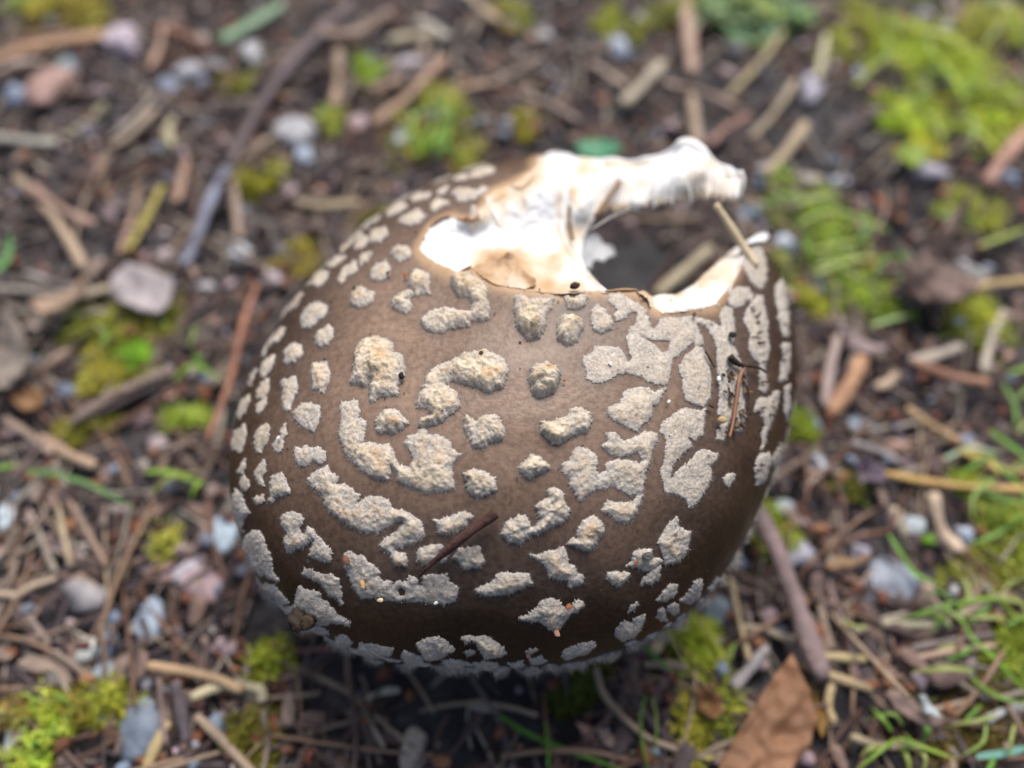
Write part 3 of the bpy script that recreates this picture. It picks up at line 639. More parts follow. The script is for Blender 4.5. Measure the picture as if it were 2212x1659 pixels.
fl = flesh_sheet('torn_flesh', [(915,140),(845,165),(815,230),(695,300),(575,352),(548,418),(525,480),(440,480),(378,470),(292,515),(252,590),(230,650),(285,708),(400,758),(430,774),(492,752),(555,800),(638,842),(750,862),(860,871),(950,880),(1080,874),(1215,874),(1150,810),(1100,750),(1078,690),(1085,590),(1110,540),(1155,475),(1225,380),(1275,285),(1352,190),(1200,178),(1045,165),(1005,148),(935,138)],
    [(310,620,'o',.16),(420,560,'o',.22),(420,680,'o',.22),(560,560,'o',.38),(540,680,'o',.30),(700,560,'o',.55),(690,675,'o',.02),(640,720,'o',.04),(735,700,'o',.12),(760,650,'o',.62),(850,620,'o',.75),(920,640,'o',.72),(900,700,'o',.45),(800,760,'o',.22),(950,780,'o',.35),(1040,800,'o',.35),(850,480,'o',.62),(780,420,'o',.40),(700,400,'o',.22),(860,330,'o',.18),(930,250,'o',.05),(960,190,'o',.02),(950,400,'o',.5),(1000,200,'a',14.1),(1040,300,'a',13.6),(1030,420,'a',13.25),(1000,520,'a',13.2),(1070,430,'a',13.15),(1080,560,'a',13.3),(1030,640,'a',12.9),(1085,690,'a',12.9),(1120,780,'a',12.5),(1200,300,'a',13.9),(1270,290,'a',14.1),(1345,192,'a',14.3),(1180,190,'a',14.3),(1150,420,'a',13.6)],
    [(300,620,0),(450,600,0),(600,600,0),(700,620,0),(850,620,0),(920,640,.05),(400,540,.05),(350,700,0),(430,740,.02),(750,330,.5),(660,350,.55),(570,440,.45),(620,450,.3),(720,420,.2),(830,250,.45),(860,190,.3),(930,200,0),(960,280,0),(1000,200,0),(860,400,0),(900,480,0),(1020,360,.7),(1000,450,.45),(1000,560,.5),(1040,650,.3),(1060,400,.35),(1060,470,.1),(1110,400,.1),(1080,650,.05),(1050,760,.1),(690,680,.75),(620,710,.65),(730,720,.7),(790,760,.6),(600,780,.6),(700,830,.5),(560,770,.6),(850,760,.4),(930,690,.6),(900,830,.6),(950,740,.45),(1050,850,.5),(990,780,.1),(1000,850,.5),(1130,830,.2),(1180,862,.3),(1080,220,.5),(1140,230,.35),(1200,210,.1),(1300,210,.15),(1220,330,.45),(1150,290,.05)],
    .22, .045, skin_edge=edgeL)
fl['label'] = 'torn white flesh stained tan inside the gap'
FB = BVHTree.FromPolygons([Vector(p) for p in SHEETS[0][0]], SHEETS[0][1])
def on_flesh(x, y):
    r_ = Vector(ray(*cv('T', [(x, y)])[0])).normalized(); h_ = FB.ray_cast(Vector(CAM), r_)
    return None if h_[0] is None else np.array(h_[0]) - np.array(r_) * .015
for seg_, r0, tn_ in (([(1005,165),(1010,240),(1000,320),(985,400),(970,480)], .05, 0), ([(1018,365),(990,450),(975,530),(990,610),(1040,700),(1090,770),(1150,825),(1205,864)], .045, .3), ([(575,370),(600,440),(640,510),(680,570)], .022, .2), ([(700,310),(760,330),(800,300),(850,240)], .025, .5)):
    P_ = [on_flesh(x, y) for x, y in catmull(seg_, 26)]; P_ = [p for p in P_ if p is not None]
    if len(P_) < 6: continue
    for _ in range(2): P_ = [P_[0]] + [(P_[k_ - 1] + P_[k_] * 2 + P_[k_ + 1]) / 4 for k_ in range(1, len(P_) - 1)] + [P_[-1]]
    V, F = tube(P_, [r0 * (.25 + .75 * math.sin(math.pi * (.08 + .84 * k_ / (len(P_) - 1)))) for k_ in range(len(P_))], 9, lump=.3, seed=r0 * 77)
    part('tissue_strand', V, F, M['flesh'], attrs={'tan': [max(0, tn_ + .2 * nz3(p, 2)) for p in V]})
edgeR = [(1370,864),(1430,903),(1440,943),(1500,974),(1600,961),(1700,948),(1780,930),(1840,850),(1890,740),(1915,670),(1930,612),(2010,596)]
flesh_sheet('torn_flesh', [(1362,868),(1424,908),(1432,948),(1498,984),(1600,971),(1700,958),(1786,938),(1850,855),(1900,745),(1925,672),(1940,618),(2030,604),(2052,575),(2036,560),(1985,572),(1920,612),(1860,650),(1800,700),(1720,770),(1660,830),(1610,862),(1560,884),(1500,880),(1440,893),(1405,862)],
    [(1440,893,'o',.30),(1500,890,'o',.42),(1560,886,'o',.45),(1660,832,'o',.5),(1800,702,'o',.5),(1920,615,'o',.35),(1990,575,'o',.25),(2040,570,'o',.2),(1500,940,'o',.12),(1600,920,'o',.25),(1700,880,'o',.22),(1780,830,'o',.2),(1840,740,'o',.2)],
    [(1460,930,.3),(1500,950,.2),(1540,910,.35),(1600,930,.0),(1650,880,.2),(1700,900,0),(1760,880,.1),(1700,820,.45),(1760,780,.4),(1820,740,.35),(1800,850,.15),(1870,700,.3),(1900,640,.2),(1960,590,0),(2020,580,0),(1400,880,.55),(1570,885,.5)],
    .25, .05, skin_edge=edgeR)
flesh_sheet('gill_scrap', [(1085,575),(1130,560),(1170,580),(1190,620),(1235,625),(1255,680),(1210,690),(1190,712),(1150,700),(1130,720),(1125,755),(1095,740),(1070,690),(1060,620)],
    [(1085,575,'a',13.5),(1250,680,'a',13.9),(1100,750,'a',13.3),(1190,600,'a',13.9),(1070,640,'a',13.3),(1150,660,'a',13.6)], [(1100,640,0),(1200,660,0),(1150,600,.05)], .08, .03)
flesh_sheet('skin_flap', [(505,745),(520,728),(560,718),(620,704),(655,690),(690,660),(715,668),(742,692),(765,740),(800,775),(838,800),(835,835),(780,856),(700,846),(630,834),(560,795),(520,765)],
    [(690,662,'o',-.16),(620,704,'o',-.06),(742,692,'o',-.10),(520,745,'o',-.02),(560,790,'o',-.012),(640,830,'o',-.012),(750,850,'o',-.012),(835,830,'o',-.02),(800,775,'o',-.06),(680,760,'o',-.03),(760,800,'o',-.03)],
    [(690,668,1.0),(640,705,.85),(560,730,.7),(740,700,.8),(720,730,.75),(780,770,.85),(830,810,.8),(640,770,.55),(720,800,.45),(560,780,.62),(640,825,.55),(760,845,.4)], .05, .03)['label'] = 'brown curled flap of skin at the edge of the gap'
for seg_, rr0 in (([(292,530),(318,505),(352,484),(392,476)], .035), ([(430,492),(455,500),(480,488),(500,505),(530,492),(540,470)], .035), ([(500,735),(490,745),(440,768)], .02), ([(1200,868),(1290,862),(1365,862)], .02)):
    V, F = tube(catmull([hit_near(*q)[0] + np.array([0, 0, .02]) for q in cv('T', seg_)], 16), [rr0 * (.5 + .5 * math.sin(math.pi * k_ / 15)) for k_ in range(16)], 7, lump=.6)
    part('curled_lip', V, F, M['flesh'], attrs={'tan': [.95] * len(V)})
# --- the flap of margin left standing at the far side: gills towards the gap, brown skin outside
top = cv('T', catmull([(1150,182),(1250,186),(1350,190),(1450,172),(1560,130),(1620,95),(1690,128),(1780,200),(1850,236),(1905,262)], 150))
bot = cv('T', catmull([(1085,575),(1165,458),(1270,440),(1370,428),(1500,402),(1600,382),(1700,366),(1780,376),(1850,392),(1893,388)], 150))
nu, nvv = 150, 14; V, tan = [], []
for i in range(nu):
    s = i / (nu - 1); d0 = 14.35 - 1.0 * s; fade = min(1, s * 8)
    saw = abs((s * 33.3 + .5 * math.sin(s * 21) + .3 * math.sin(s * 57)) % 1 - .5) * 2
    for j in range(nvv):
        q = j / (nvv - 1); x = top[i][0] + (bot[i][0] - top[i][0]) * q; y = top[i][1] + (bot[i][1] - top[i][1]) * q
        ser = (saw - .5) * (7 + 9 * s + 5 * nz3((i * .21, 3, 1), 1)) * max(0, q - .8) / .2 + rng.uniform(-1, 1) * 3 * (q > .9)
        dd = d0 - .9 * (q - .5 * q * q) * (1 - .3 * s) - .20 * saw * min(1, q * 2.2) + .12 * nz3((x * .02, y * .02, 1), 1)
        V.append(at_depth(x, y + ser, dd)); tan.append(max(0, .20 + .14 * (q > .85) + .25 * (q < .12) * (math.sin(s * 9) > .2)))
n0 = len(V); F = []
idx = lambda i, j: i * nvv + j
for i in range(nu - 1):
    for j in range(nvv - 1): F.append((idx(i, j), idx(i, j + 1), idx(i + 1, j + 1), idx(i + 1, j)))
gl = part('gills', V, F, M['flesh'], attrs={'tan': tan}); gl['label'] = 'cream gills of the standing margin flap'
# outer skin of that flap, closing it over the top edge
Vb = []
for i in range(nu):
    s = i / (nu - 1); d0 = 14.35 - 1.0 * s
    for j in range(8):
        q = j / 7; x = top[i][0] + (bot[i][0] - top[i][0]) * (q * .82 + .10); y = top[i][1] + (bot[i][1] - top[i][1]) * (q * .82 + .10)
        Vb.append(at_depth(x, y, d0 + .12 + .30 * math.sin(math.pi * min(1, q * .6 + .18)) - .45 * q))
Fb = [(i * 8 + j, (i + 1) * 8 + j, (i + 1) * 8 + j + 1, i * 8 + j + 1) for i in range(nu - 1) for j in range(7)]
part('margin_skin', Vb, Fb, M['skin'], attrs={'bloom': np.zeros(len(Vb)), 'torn': np.zeros(len(Vb)), 'centre': np.zeros(len(Vb))})
rp = [at_depth(top[i][0], top[i][1] + 3, 14.38 - 1.0 * i / (nu - 1)) for i in range(nu)]
rr_ = [.05 + .03 * math.sin(i * .11) ** 2 + .06 * math.exp(-((i - 84) / 14) ** 2) for i in range(nu)]
V, F = tube(rp, rr_, 12, lump=.3)
part('torn_edge', V, F, M['flesh'], attrs={'tan': [max(0, .15 + .35 * nz3(p, 1.3)) for p in V]})
for pts_, d_, wd in (([(1895,240),(1912,300),(1897,385)], 13.3, .05), ([(1835,250),(1862,300),(1855,398)], 13.35, .05), ([(1780,300),(1800,350),(1798,404)], 13.2, .03), ([(1700,300),(1716,345),(1720,398)], 13.2, .02), ([(1620,300),(1640,350),(1648,408)], 13.2, .02), ([(1530,320),(1545,370),(1548,424)], 13.2, .02), ([(1440,330),(1452,390),(1450,440)], 13.25, .02)):
    V, F = tube([at_depth(*q, d_) for q in cv('T', catmull(pts_, 10))], [wd, wd * 1.2, wd * 1.2, wd * 1.1, wd, wd, wd * .9, wd * .8, wd * .6, wd * .3], 8, lump=.4)
    part('gill_shred', V, F, M['flesh'], attrs={'tan': np.full(len(V), .2)})
# --- underside: flesh ceiling, radial gills and stem
Vu, Fu = [], []
for j in range(14):
    for i in range(120):
        th = 2 * math.pi * i / 120; ph = PHMAX * (.05 + .95 * j / 13); Vu.append(cap_pt(th, ph, .62 - .5 * (j / 13) ** 3))
for j in range(13):
    for i in range(120):
        a_ = (2 * math.pi * (i + .5) / 120 + math.pi) % (2 * math.pi) - math.pi
        if a_last - .12 < a_ < a_first + .1 and j > 4: continue
        uvp = pl(a_, PHMAX * (.05 + .95 * (j + .5) / 13))
        if inpoly([uvp], bite_uv)[0]: continue
        Fu.append((j * 120 + i, j * 120 + (i + 1) % 120, (j + 1) * 120 + (i + 1) % 120, (j + 1) * 120 + i))
part('cap_underside', Vu, Fu, M['flesh'], attrs={'tan': [.1] * len(Vu)})
Vg, Fg = [], []
for i in range(150):
    th = 2 * math.pi * i / 150; a_ = (th + math.pi) % (2 * math.pi) - math.pi
    if a_last - .1 < a_ < a_first + .08: continue
    k_ = len(Vg)
    for j in range(8):
        ph = PHMAX * (.22 + .74 * j / 7); p = cap_pt(th, ph, .55 - .45 * (j / 7) ** 3); dp = .42 * math.sin(math.pi * (.12 + .8 * j / 7))
        Vg += [p, p - np.array([0, 0, dp])]
    Fg += [(k_ + 2 * j, k_ + 2 * j + 1, k_ + 2 * j + 3, k_ + 2 * j + 2) for j in range(7)]
part('lamellae', Vg, Fg, M['flesh'], smooth=False, attrs={'tan': [.12] * len(Vg)})['kind'] = 'stuff'
SX, SY = CX - .1, CY - .55
V, F = tube([(SX, SY, z) for z in np.linspace(-.3, 4.9, 20)], [1.0 - .04 * z + .25 * math.exp(-max(0, z) * 1.5) + (.25 if z > 4.3 else 0) for z in np.linspace(-.3, 4.9, 20)], 24, up=(1, 0, 0), lump=.12)
part('stem', V, F, M['flesh'], attrs={'tan': [.15] * len(V)})
V, F = [], []
for i in range(48):
    for j in range(5):
        a_ = 2 * math.pi * i / 48; r_ = .95 + .16 * j; V.append((SX + r_ * math.cos(a_), SY + r_ * math.sin(a_), 3.5 - .09 * j * j * .6 + .05 * math.sin(a_ * 9) * j / 4))
for i in range(48):
    for j in range(4): F.append((i * 5 + j, ((i + 1) % 48) * 5 + j, ((i + 1) % 48) * 5 + j + 1, i * 5 + j + 1))
part('ring', V, F, M['flesh'], attrs={'tan': [.1] * len(V)})

# ------------------------------------------------------------------ things lying on the cap
def on_cap(px, py, lift=0.0):
    p, n_ = hit_near(px, py); return p + n_ * lift
def spline_thing(name, pts3, R, mat, color, label, cat, group=None, k=8, flat=1.0, lump=.25, n_=None):
    P = catmull(pts3, n_ or max(6, 5 * len(pts3)))
    if np.ndim(R): R = np.interp(np.linspace(0, 1, len(P)), np.linspace(0, 1, len(R)), R)
    V, F = tube(P, R, k, flat, lump=lump, seed=len(bpy.data.objects) * .13)
    return tag(obj_world(name, V, F, mat, color), label, cat, group)
spline_thing('twig', [on_cap(x, y, l) for x, y, l in ((1071, 1103, .16), (1050, 1118, .17), (1005, 1152, .17), (965, 1185, .16), (930, 1215, .12), (908, 1240, .06))],
             [.062, .066, .06, .052, .03, .014], M['bark'], lin(78, 52, 46), 'short dark twig lying across the warts of the mushroom cap', 'twig', lump=.35, n_=26)
_a = on_cap(1629, 579, .05); _b = at_depth(1546, 441, depth_of(_a) + .15)
spline_thing('straw', [_a, _a + (_b - _a) / 3, _a + (_b - _a) * 2 / 3, _b],
             [.055, .06, .062, .055], M['straw'], lin(205, 185, 150), 'pale straw stub leaning over the torn gap from the cap', 'straw', n_=18)
spline_thing('needle', [on_cap(*q, .09) for q in cv('E', [(1805, 628), (1770, 700), (1745, 850), (1722, 1000), (1695, 1112)])], [.03, .028, .026, .022, .02], M['straw'], lin(150, 105, 80), 'reddish brown needle lying down the dark debris on the cap', 'needle', k=6)
spline_thing('root_fibre', [on_cap(*q, .10) for q in cv('E', [(1700, 570), (1730, 600), (1780, 628), (1850, 632), (1900, 645), (1940, 672)])], [.05, .045, .03, .022, .018, .012], M['bark'], lin(58, 44, 38), 'dark curled root fibre on the grey film of the cap', 'root')
for a_, l_ in (([(1795, 720), (1830, 800), (1842, 960)], 'brown bristle beside the reddish needle on the cap'), ([(1700, 770), (1708, 830), (1705, 890)], 'short black bristle left of the reddish needle on the cap'),
               ([(1545, 530), (1580, 590), (1610, 640)], 'thin olive sliver above the debris on the cap'), ([(1565, 890), (1585, 900), (1600, 912)], 'tiny brown splinter at the edge of the dark strip on the cap')):
    spline_thing('bristle', [on_cap(*q, .07) for q in cv('E', a_)], [.014, .018, .01], M['bark'], lin(70, 52, 40), l_, 'fibre', k=5)
def chunk(center, size, seed, sub=2, flat=1.0, planes=9, dr=(.62, .95), rgh=.1):
    import bmesh
    rr = np.random.RandomState(seed); bm = bmesh.new(); bmesh.ops.create_icosphere(bm, subdivisions=sub, radius=1)
    Pn = rr.normal(size=(planes, 3)); Pn /= np.linalg.norm(Pn, axis=1)[:, None]; D = rr.uniform(*dr, planes)
    V = np.array([tuple(q.co) for q in bm.verts]); F = [tuple(q.index for q in f_.verts) for f_ in bm.faces]; bm.free()
    kk = V @ Pn.T; r_ = np.min(np.where(kk > .05, D / np.maximum(kk, .05), 9), 1); r_ = np.minimum(r_, 1.0)
    V = V * r_[:, None]; V = V + np.array([nz3(q * 2.3 + seed, 1) + .6 * nz3(q * 5.1 + seed, 1) for q in V])[:, None] * V * rgh
    sz = np.asarray(size if np.ndim(size) else (size, size, size * flat), float)
    a_ = rr.uniform(0, 6.28); R_ = np.array([[math.cos(a_), -math.sin(a_), 0], [math.sin(a_), math.cos(a_), 0], [0, 0, 1]])
    return V, F, sz, R_
def chunk_thing(name, p, size, mat, color, label, cat, seed, group=None, rot=None, sub=2, smooth=False):
    V, F, sz, R_ = chunk(p, size, seed, sub, dr=(.62, .95) if sub < 3 else (.42, .88), planes=9 if sub < 3 else 8, rgh=.4 if 'clod' in label else .13)
    if rot is not None: R_ = np.array([[math.cos(rot), -math.sin(rot), 0], [math.sin(rot), math.cos(rot), 0], [0, 0, 1]])
    W_ = (V * sz) @ R_.T + np.asarray(p)
    return tag(obj_world(name, W_, F, mat, color, smooth=smooth), label, cat, group)
bits = [('E', 1640, 990, .12, (196, 165, 120), 'tan wood chip in the debris on the cap'), ('E', 1720, 425, .11, (42, 36, 34), 'black crumb on the grey film under the gap'), ('E', 675, 105, .13, (60, 42, 34), 'dark folded scale on the torn lip of the cap'),
        ('E', 1475, 290, .07, (95, 58, 40), 'brown crumb at the top of the grey film network'), ('E', 1300, 870, .05, (235, 235, 235), 'white speck on bare skin between grey patches'), ('E', 1635, 712, .065, (230, 232, 235), 'white speck beside the debris on the cap'),
        ('E', 912, 618, .05, (238, 235, 225), 'white speck on the wart below the grey network'), ('E', 1128, 165, .04, (40, 30, 26), 'black speck under the torn lip'), ('E', 605, 732, .035, (150, 60, 40), 'red speck beside the round cone wart'),
        ('B', 1490, 420, .09, (40, 30, 26), 'black crumb at the edge of the forked wart'), ('B', 1990, 325, .11, (236, 226, 200), 'ivory flake on the hooked wart'), ('B', 2110, 355, .08, (120, 85, 62), 'brown scale on the hooked wart'),
        ('B', 2100, 255, .09, (66, 44, 34), 'dark brown sliver at the top of the hooked wart'), ('B', 545, 892, .06, (240, 240, 238), 'white seed on the slim wart near the left margin'), ('B', 895, 288, .04, (34, 28, 26), 'black speck on the corner of the oblong wart'),
        ('C', 915, 520, .11, (122, 84, 66), 'reddish flake at the tip of the long lower wart'), ('C', 1035, 690, .1, (190, 155, 105), 'tan flake on the long lower wart'), ('C', 1160, 805, .07, (226, 205, 165), 'cream splinter hanging below the long lower wart'),
        ('C', 1560, 830, .05, (235, 232, 225), 'white speck on the end of the long lower wart'), ('C', 640, 525, .07, (46, 38, 34), 'dark crumb under the branched left wart'), ('C', 600, 905, .30, (58, 46, 36), 'dark dirt clod stuck on the lower left wart'),
        ('C', 655, 935, .24, (70, 56, 42), 'brown dirt clod beside the darker clod on the lower left wart'), ('F', 630, 870, .09, (150, 92, 62), 'orange crumb in the notch of the beaked wart'), ('F', 550, 1035, .1, (190, 140, 120), 'pink flake under the beaked wart'),
        ('F', 1150, 535, .13, (92, 90, 86), 'grey grit grain on the small wart near the right margin'), ('F', 1080, 585, .06, (130, 70, 45), 'rusty crumb on the small wart near the right margin'), ('F', 360, 1190, .07, (92, 76, 78), 'purple grey grain near the bottom margin'),
        ('A', 1135, 1210, .08, (48, 44, 42), 'black splinter on the small upper left wart'), ('A', 1385, 1085, .06, (38, 32, 30), 'black crumb beside a pointed upper left wart'), ('A', 945, 1305, .05, (60, 55, 55), 'dark grain on bare skin near the left margin'),
        ('A', 1515, 1105, .07, (160, 95, 45), 'amber crumb beside the paired warts'), ('A', 1600, 770, .045, (52, 40, 34), 'dark speck near the torn gap'), ('A', 1665, 822, .04, (50, 40, 34), 'second dark speck at the brink of the torn gap'),
        ('A', 1745, 1385, .05, (46, 36, 30), 'dark fleck on the bent wart'), ('A', 1900, 1145, .05, (110, 65, 45), 'rust fleck on the top of the bent wart'), ('T', 1110, 722, 0, 0, 0)]
for i, q in enumerate(bits[:-1]):
    p = on_cap(*cv(q[0], [(q[1], q[2])])[0], .05 + q[3] * .35)
    chunk_thing('debris_crumb', p, (q[3] * .62, q[3] * .45, q[3] * .35), M['bark'] if sum(q[4]) < 420 else M['stone'], lin(*q[4]), q[5], 'crumb', 900 + i, sub=3 if 'clod' in q[5] else 2, smooth='clod' in q[5])
for i in range(26):
    x, y = rng.gauss(1750, 45), rng.uniform(640, 1060); p = on_cap(*cv('E', [(x, y)])[0], .06)
    chunk_thing('debris_crumb', p, (rng.uniform(.02, .07), rng.uniform(.015, .03), .02), M['bark'], lin(*rng.choice([(50, 38, 32), (84, 60, 44), (36, 30, 28), (120, 92, 66)])), 'tiny bark fragment in the debris patch on the grey film', 'crumb', 1000 + i, 'fragments in the debris patch on the cap')
for i in range(34):
    x, y = rng.choice([(1905, 250), (1920, 340), (1925, 430), (1930, 500), (2095, 200), (2100, 330), (2110, 560), (1960, 700), (1990, 900), (1930, 1330)]); p = on_cap(*cv('E', [(x + rng.gauss(0, 22), y + rng.gauss(0, 40))])[0], .05)
    chunk_thing('debris_crumb', p, (rng.uniform(.02, .06), rng.uniform(.008, .02), .012), M['bark'], lin(66, 58, 54), 'dark fleck on the grey film strips along the cap margin', 'crumb', 1100 + i, 'dark flecks on the margin film', rot=rng.uniform(-.4, .4))
for i in range(60):
    x, y = rng.uniform(620, 1560), rng.uniform(600, 1300)
    p = on_cap(x, y, .02)
    chunk_thing('debris_crumb', p, (rng.uniform(.008, .02), rng.uniform(.007, .013), .009), M['bark'], lin(*rng.choice([(46, 34, 28), (60, 44, 34)])), 'minute dark speck sprinkled over the brown cap', 'crumb', 1200 + i, 'dark specks sprinkled over the cap')
for pts_, R, col, lb in (([(1015, 420, 13.1), (1012, 480, 13.05), (1022, 560, 12.9), (1030, 598, 12.8)], .022, (44, 36, 32), 'thin black needle stuck to the torn flesh'),
                         ([(1272, 288, 13.8), (1210, 385, 13.3), (1150, 472, 12.95)], .04, (140, 108, 78), 'tan splinter crossing the torn flesh'),):
    spline_thing('splinter', [at_depth(*cv('T', [(x, y)])[0], d) for x, y, d in pts_], R, M['straw'], lin(*col), lb, 'splinter', k=6)
spline_thing('hair', [at_depth(x, y, 12.2 + i * .12) for i, (x, y) in enumerate(((1428, 1338), (1445, 1375), (1470, 1420), (1495, 1455), (1520, 1478), (1537, 1496)))], .006, M['straw'], lin(190, 165, 130), 'single long hair hanging from the lower right margin', 'hair', k=4, lump=0, n_=30)
for pts_, lb in (([(1590, 270, 13.2), (1480, 345, 13.0), (1390, 415, 12.9)], 'silk strand stretched across the gills'), ([(1390, 415, 12.9), (1250, 470, 12.9), (1120, 545, 12.8)], 'silk strand between gills and torn flesh')):
    spline_thing('silk_strand', [at_depth(*cv('T', [(x, y)])[0], d) for x, y, d in pts_], .012, M['straw'], (.75, .72, .68), lb, 'silk', k=5, lump=.1)
chunk_thing('silk_bead', at_depth(*cv('T', [(1352, 412)])[0], 12.9), (.11, .1, .1), M['stone'], (.75, .72, .68), 'white bead hanging on the silk strand', 'bead', 77, smooth=True)

# ------------------------------------------------------------------ flat outlines with real thickness (leaves, scraps)
def sheet(name, outline, mapper, thick, mat, color, label, cat, curl=.12, step=9, group=None, seed=0):
    o = resample(outline, step * .6); rr = np.random.RandomState(seed + 3); o = o + rr.uniform(-1, 1, o.shape) * step * .10
    v, f, _l = fill(o, step); c0 = v.mean(0); sc_ = np.abs(v - c0).max()
    P = np.array([mapper(*q) for q in v]); rel = (v - c0) / sc_
    P[:, 2] += curl * (rel ** 2).sum(1) + np.array([nz3((q[0] * .02 + seed, q[1] * .02, 0), 1.4) for q in v]) * curl * 1.2
    n_ = len(P); B = P.copy(); B[:, 2] -= thick; F = [tuple(int(a) for a in q) for q in f]; cnt = {}
    F2 = [(q[2] + n_, q[1] + n_, q[0] + n_) for q in F]
    for q in F:
        for a, b_ in ((q[0], q[1]), (q[1], q[2]), (q[2], q[0])): cnt[(min(a, b_), max(a, b_))] = cnt.get((min(a, b_), max(a, b_)), 0) + 1
    for q in F:
        for a, b_ in ((q[0], q[1]), (q[1], q[2]), (q[2], q[0])):
            if cnt[(min(a, b_), max(a, b_))] == 1: F2.append((b_, a, a + n_, b_ + n_))
    return tag(obj_world(name, np.vstack([P, B]), F + F2, mat, color), label, cat, group)
K = .85
def alb(rgb): return tuple(min(.85, c_ * K * k_) for c_, k_ in zip(lin(*rgb), (.93, .99, 1.07)))
gz = lambda z: (lambda x, y: on_z(x, y, z))
L_ = [([(1535, 1690), (1560, 1640), (1600, 1575), (1645, 1500), (1680, 1448), (1708, 1415), (1722, 1450), (1745, 1490), (1762, 1550), (1750, 1610), (1720, 1650), (1690, 1690)], .75, (176, 126, 90), 'large orange brown curled leaf lying below the stick', .13),
      ([(1740, 1470), (1765, 1490), (1790, 1560), (1770, 1600), (1755, 1540)], .35, (150, 110, 50), 'ochre leaf edge behind the large orange brown leaf', .1),
      ([(1905, 1500), (1925, 1488), (1960, 1502), (1990, 1530), (2028, 1545), (2032, 1572), (2000, 1575), (1962, 1552), (1930, 1530)], .5, (178, 148, 132), 'pinkish tan leaf scrap with a white flake on it', .12),
      ([(1978, 1505), (1995, 1503), (2020, 1530), (2025, 1552), (2000, 1540)], .75, (225, 228, 222), 'white frayed flake on the pinkish tan leaf scrap', .08),
      ([(2075, 445), (2085, 470), (2050, 520), (2030, 565), (2070, 590), (2115, 600), (2105, 640), (2040, 660), (1985, 645), (1945, 615), (1938, 585), (1975, 565), (2010, 530), (2045, 480)], .8, (158, 130, 116), 'broad brown leaf with a narrow upright stalk right of the cap', .35),
      ([(1812, 722), (1830, 712), (1865, 735), (1905, 752), (1910, 764), (1870, 766), (1835, 752)], .5, (200, 172, 165), 'pale pink pointed leaf right of the cap margin', .15),
      ([(68, 655), (100, 640), (150, 618), (195, 606), (192, 622), (165, 648), (125, 672), (92, 685), (80, 672)], .6, (208, 172, 142), 'folded tan leaf left of the white bark fragment', .15),
      ([(245, 600), (280, 572), (330, 585), (372, 600), (378, 628), (365, 662), (345, 680), (300, 672), (262, 655), (240, 635)], .6, (214, 196, 190), 'broad whitish bark fragment on the left litter', .12),
      ([(1240, 325), (1258, 305), (1295, 298), (1330, 310), (1345, 328), (1320, 342), (1270, 345)], 1.2, (95, 170, 120), 'glossy green oval leaf behind the standing gill flap', .1),
      ([(1842, 1010), (1870, 992), (1900, 1010), (1908, 1045), (1885, 1052), (1860, 1040)], .4, (140, 120, 132), 'purple grey leaf above the ochre straw', .2),
      ([(1935, 330), (1965, 312), (2005, 322), (1998, 352), (1968, 362), (1940, 350)], .5, (170, 190, 70), 'small lobed yellow green leaf at the edge of the moss', .1),
      ([(5, 700), (35, 690), (60, 730), (62, 790), (40, 830), (0, 850), (-20, 780)], .7, (168, 150, 134), 'rough grey tan bark lump left of the mossy patch', .2),
      ([(20, 860), (60, 835), (100, 850), (95, 875), (50, 890)], .4, (190, 140, 95), 'orange tan bark chip under the rough bark lump', .1),
      ([(1500, 1490), (1530, 1480), (1555, 1505), (1560, 1540), (1535, 1560), (1508, 1530)], .4, (168, 120, 80), 'tan orange seed husk left of the large leaf', .25),
      ([(1780, 1220), (1800, 1205), (1850, 1205), (1880, 1195), (1872, 1212), (1830, 1228), (1790, 1232)], .4, (190, 150, 110), 'orange tan splintered bark strip right of the stick', .08),
      ([(1268, 500), (1310, 480), (1340, 490), (1325, 530), (1300, 545), (1275, 530)], 2.2, (62, 36, 40), 'dark purple leaf scrap inside the torn gap', .12)]
for i, (o_, z, col, lb, cu) in enumerate(L_):
    nm = 'bark_fragment' if 'bark' in lb else ('seed_husk' if 'husk' in lb else 'leaf')
    sheet(nm, o_, gz(z), .05, M['green'] if 'green' in lb else M['leaf'], alb(col), lb, {'bark_fragment': 'bark', 'seed_husk': 'husk', 'leaf': 'leaf'}[nm], cu, seed=i)
V, F = tube([on_z(1268 + .5, 345, z) for z in np.linspace(-.2, 1.2, 8)], .03, 6); tag(obj_world('leaf_stalk', V, F, M['green'], alb((95, 150, 90))), 'short green stalk under the glossy oval leaf', 'stalk')

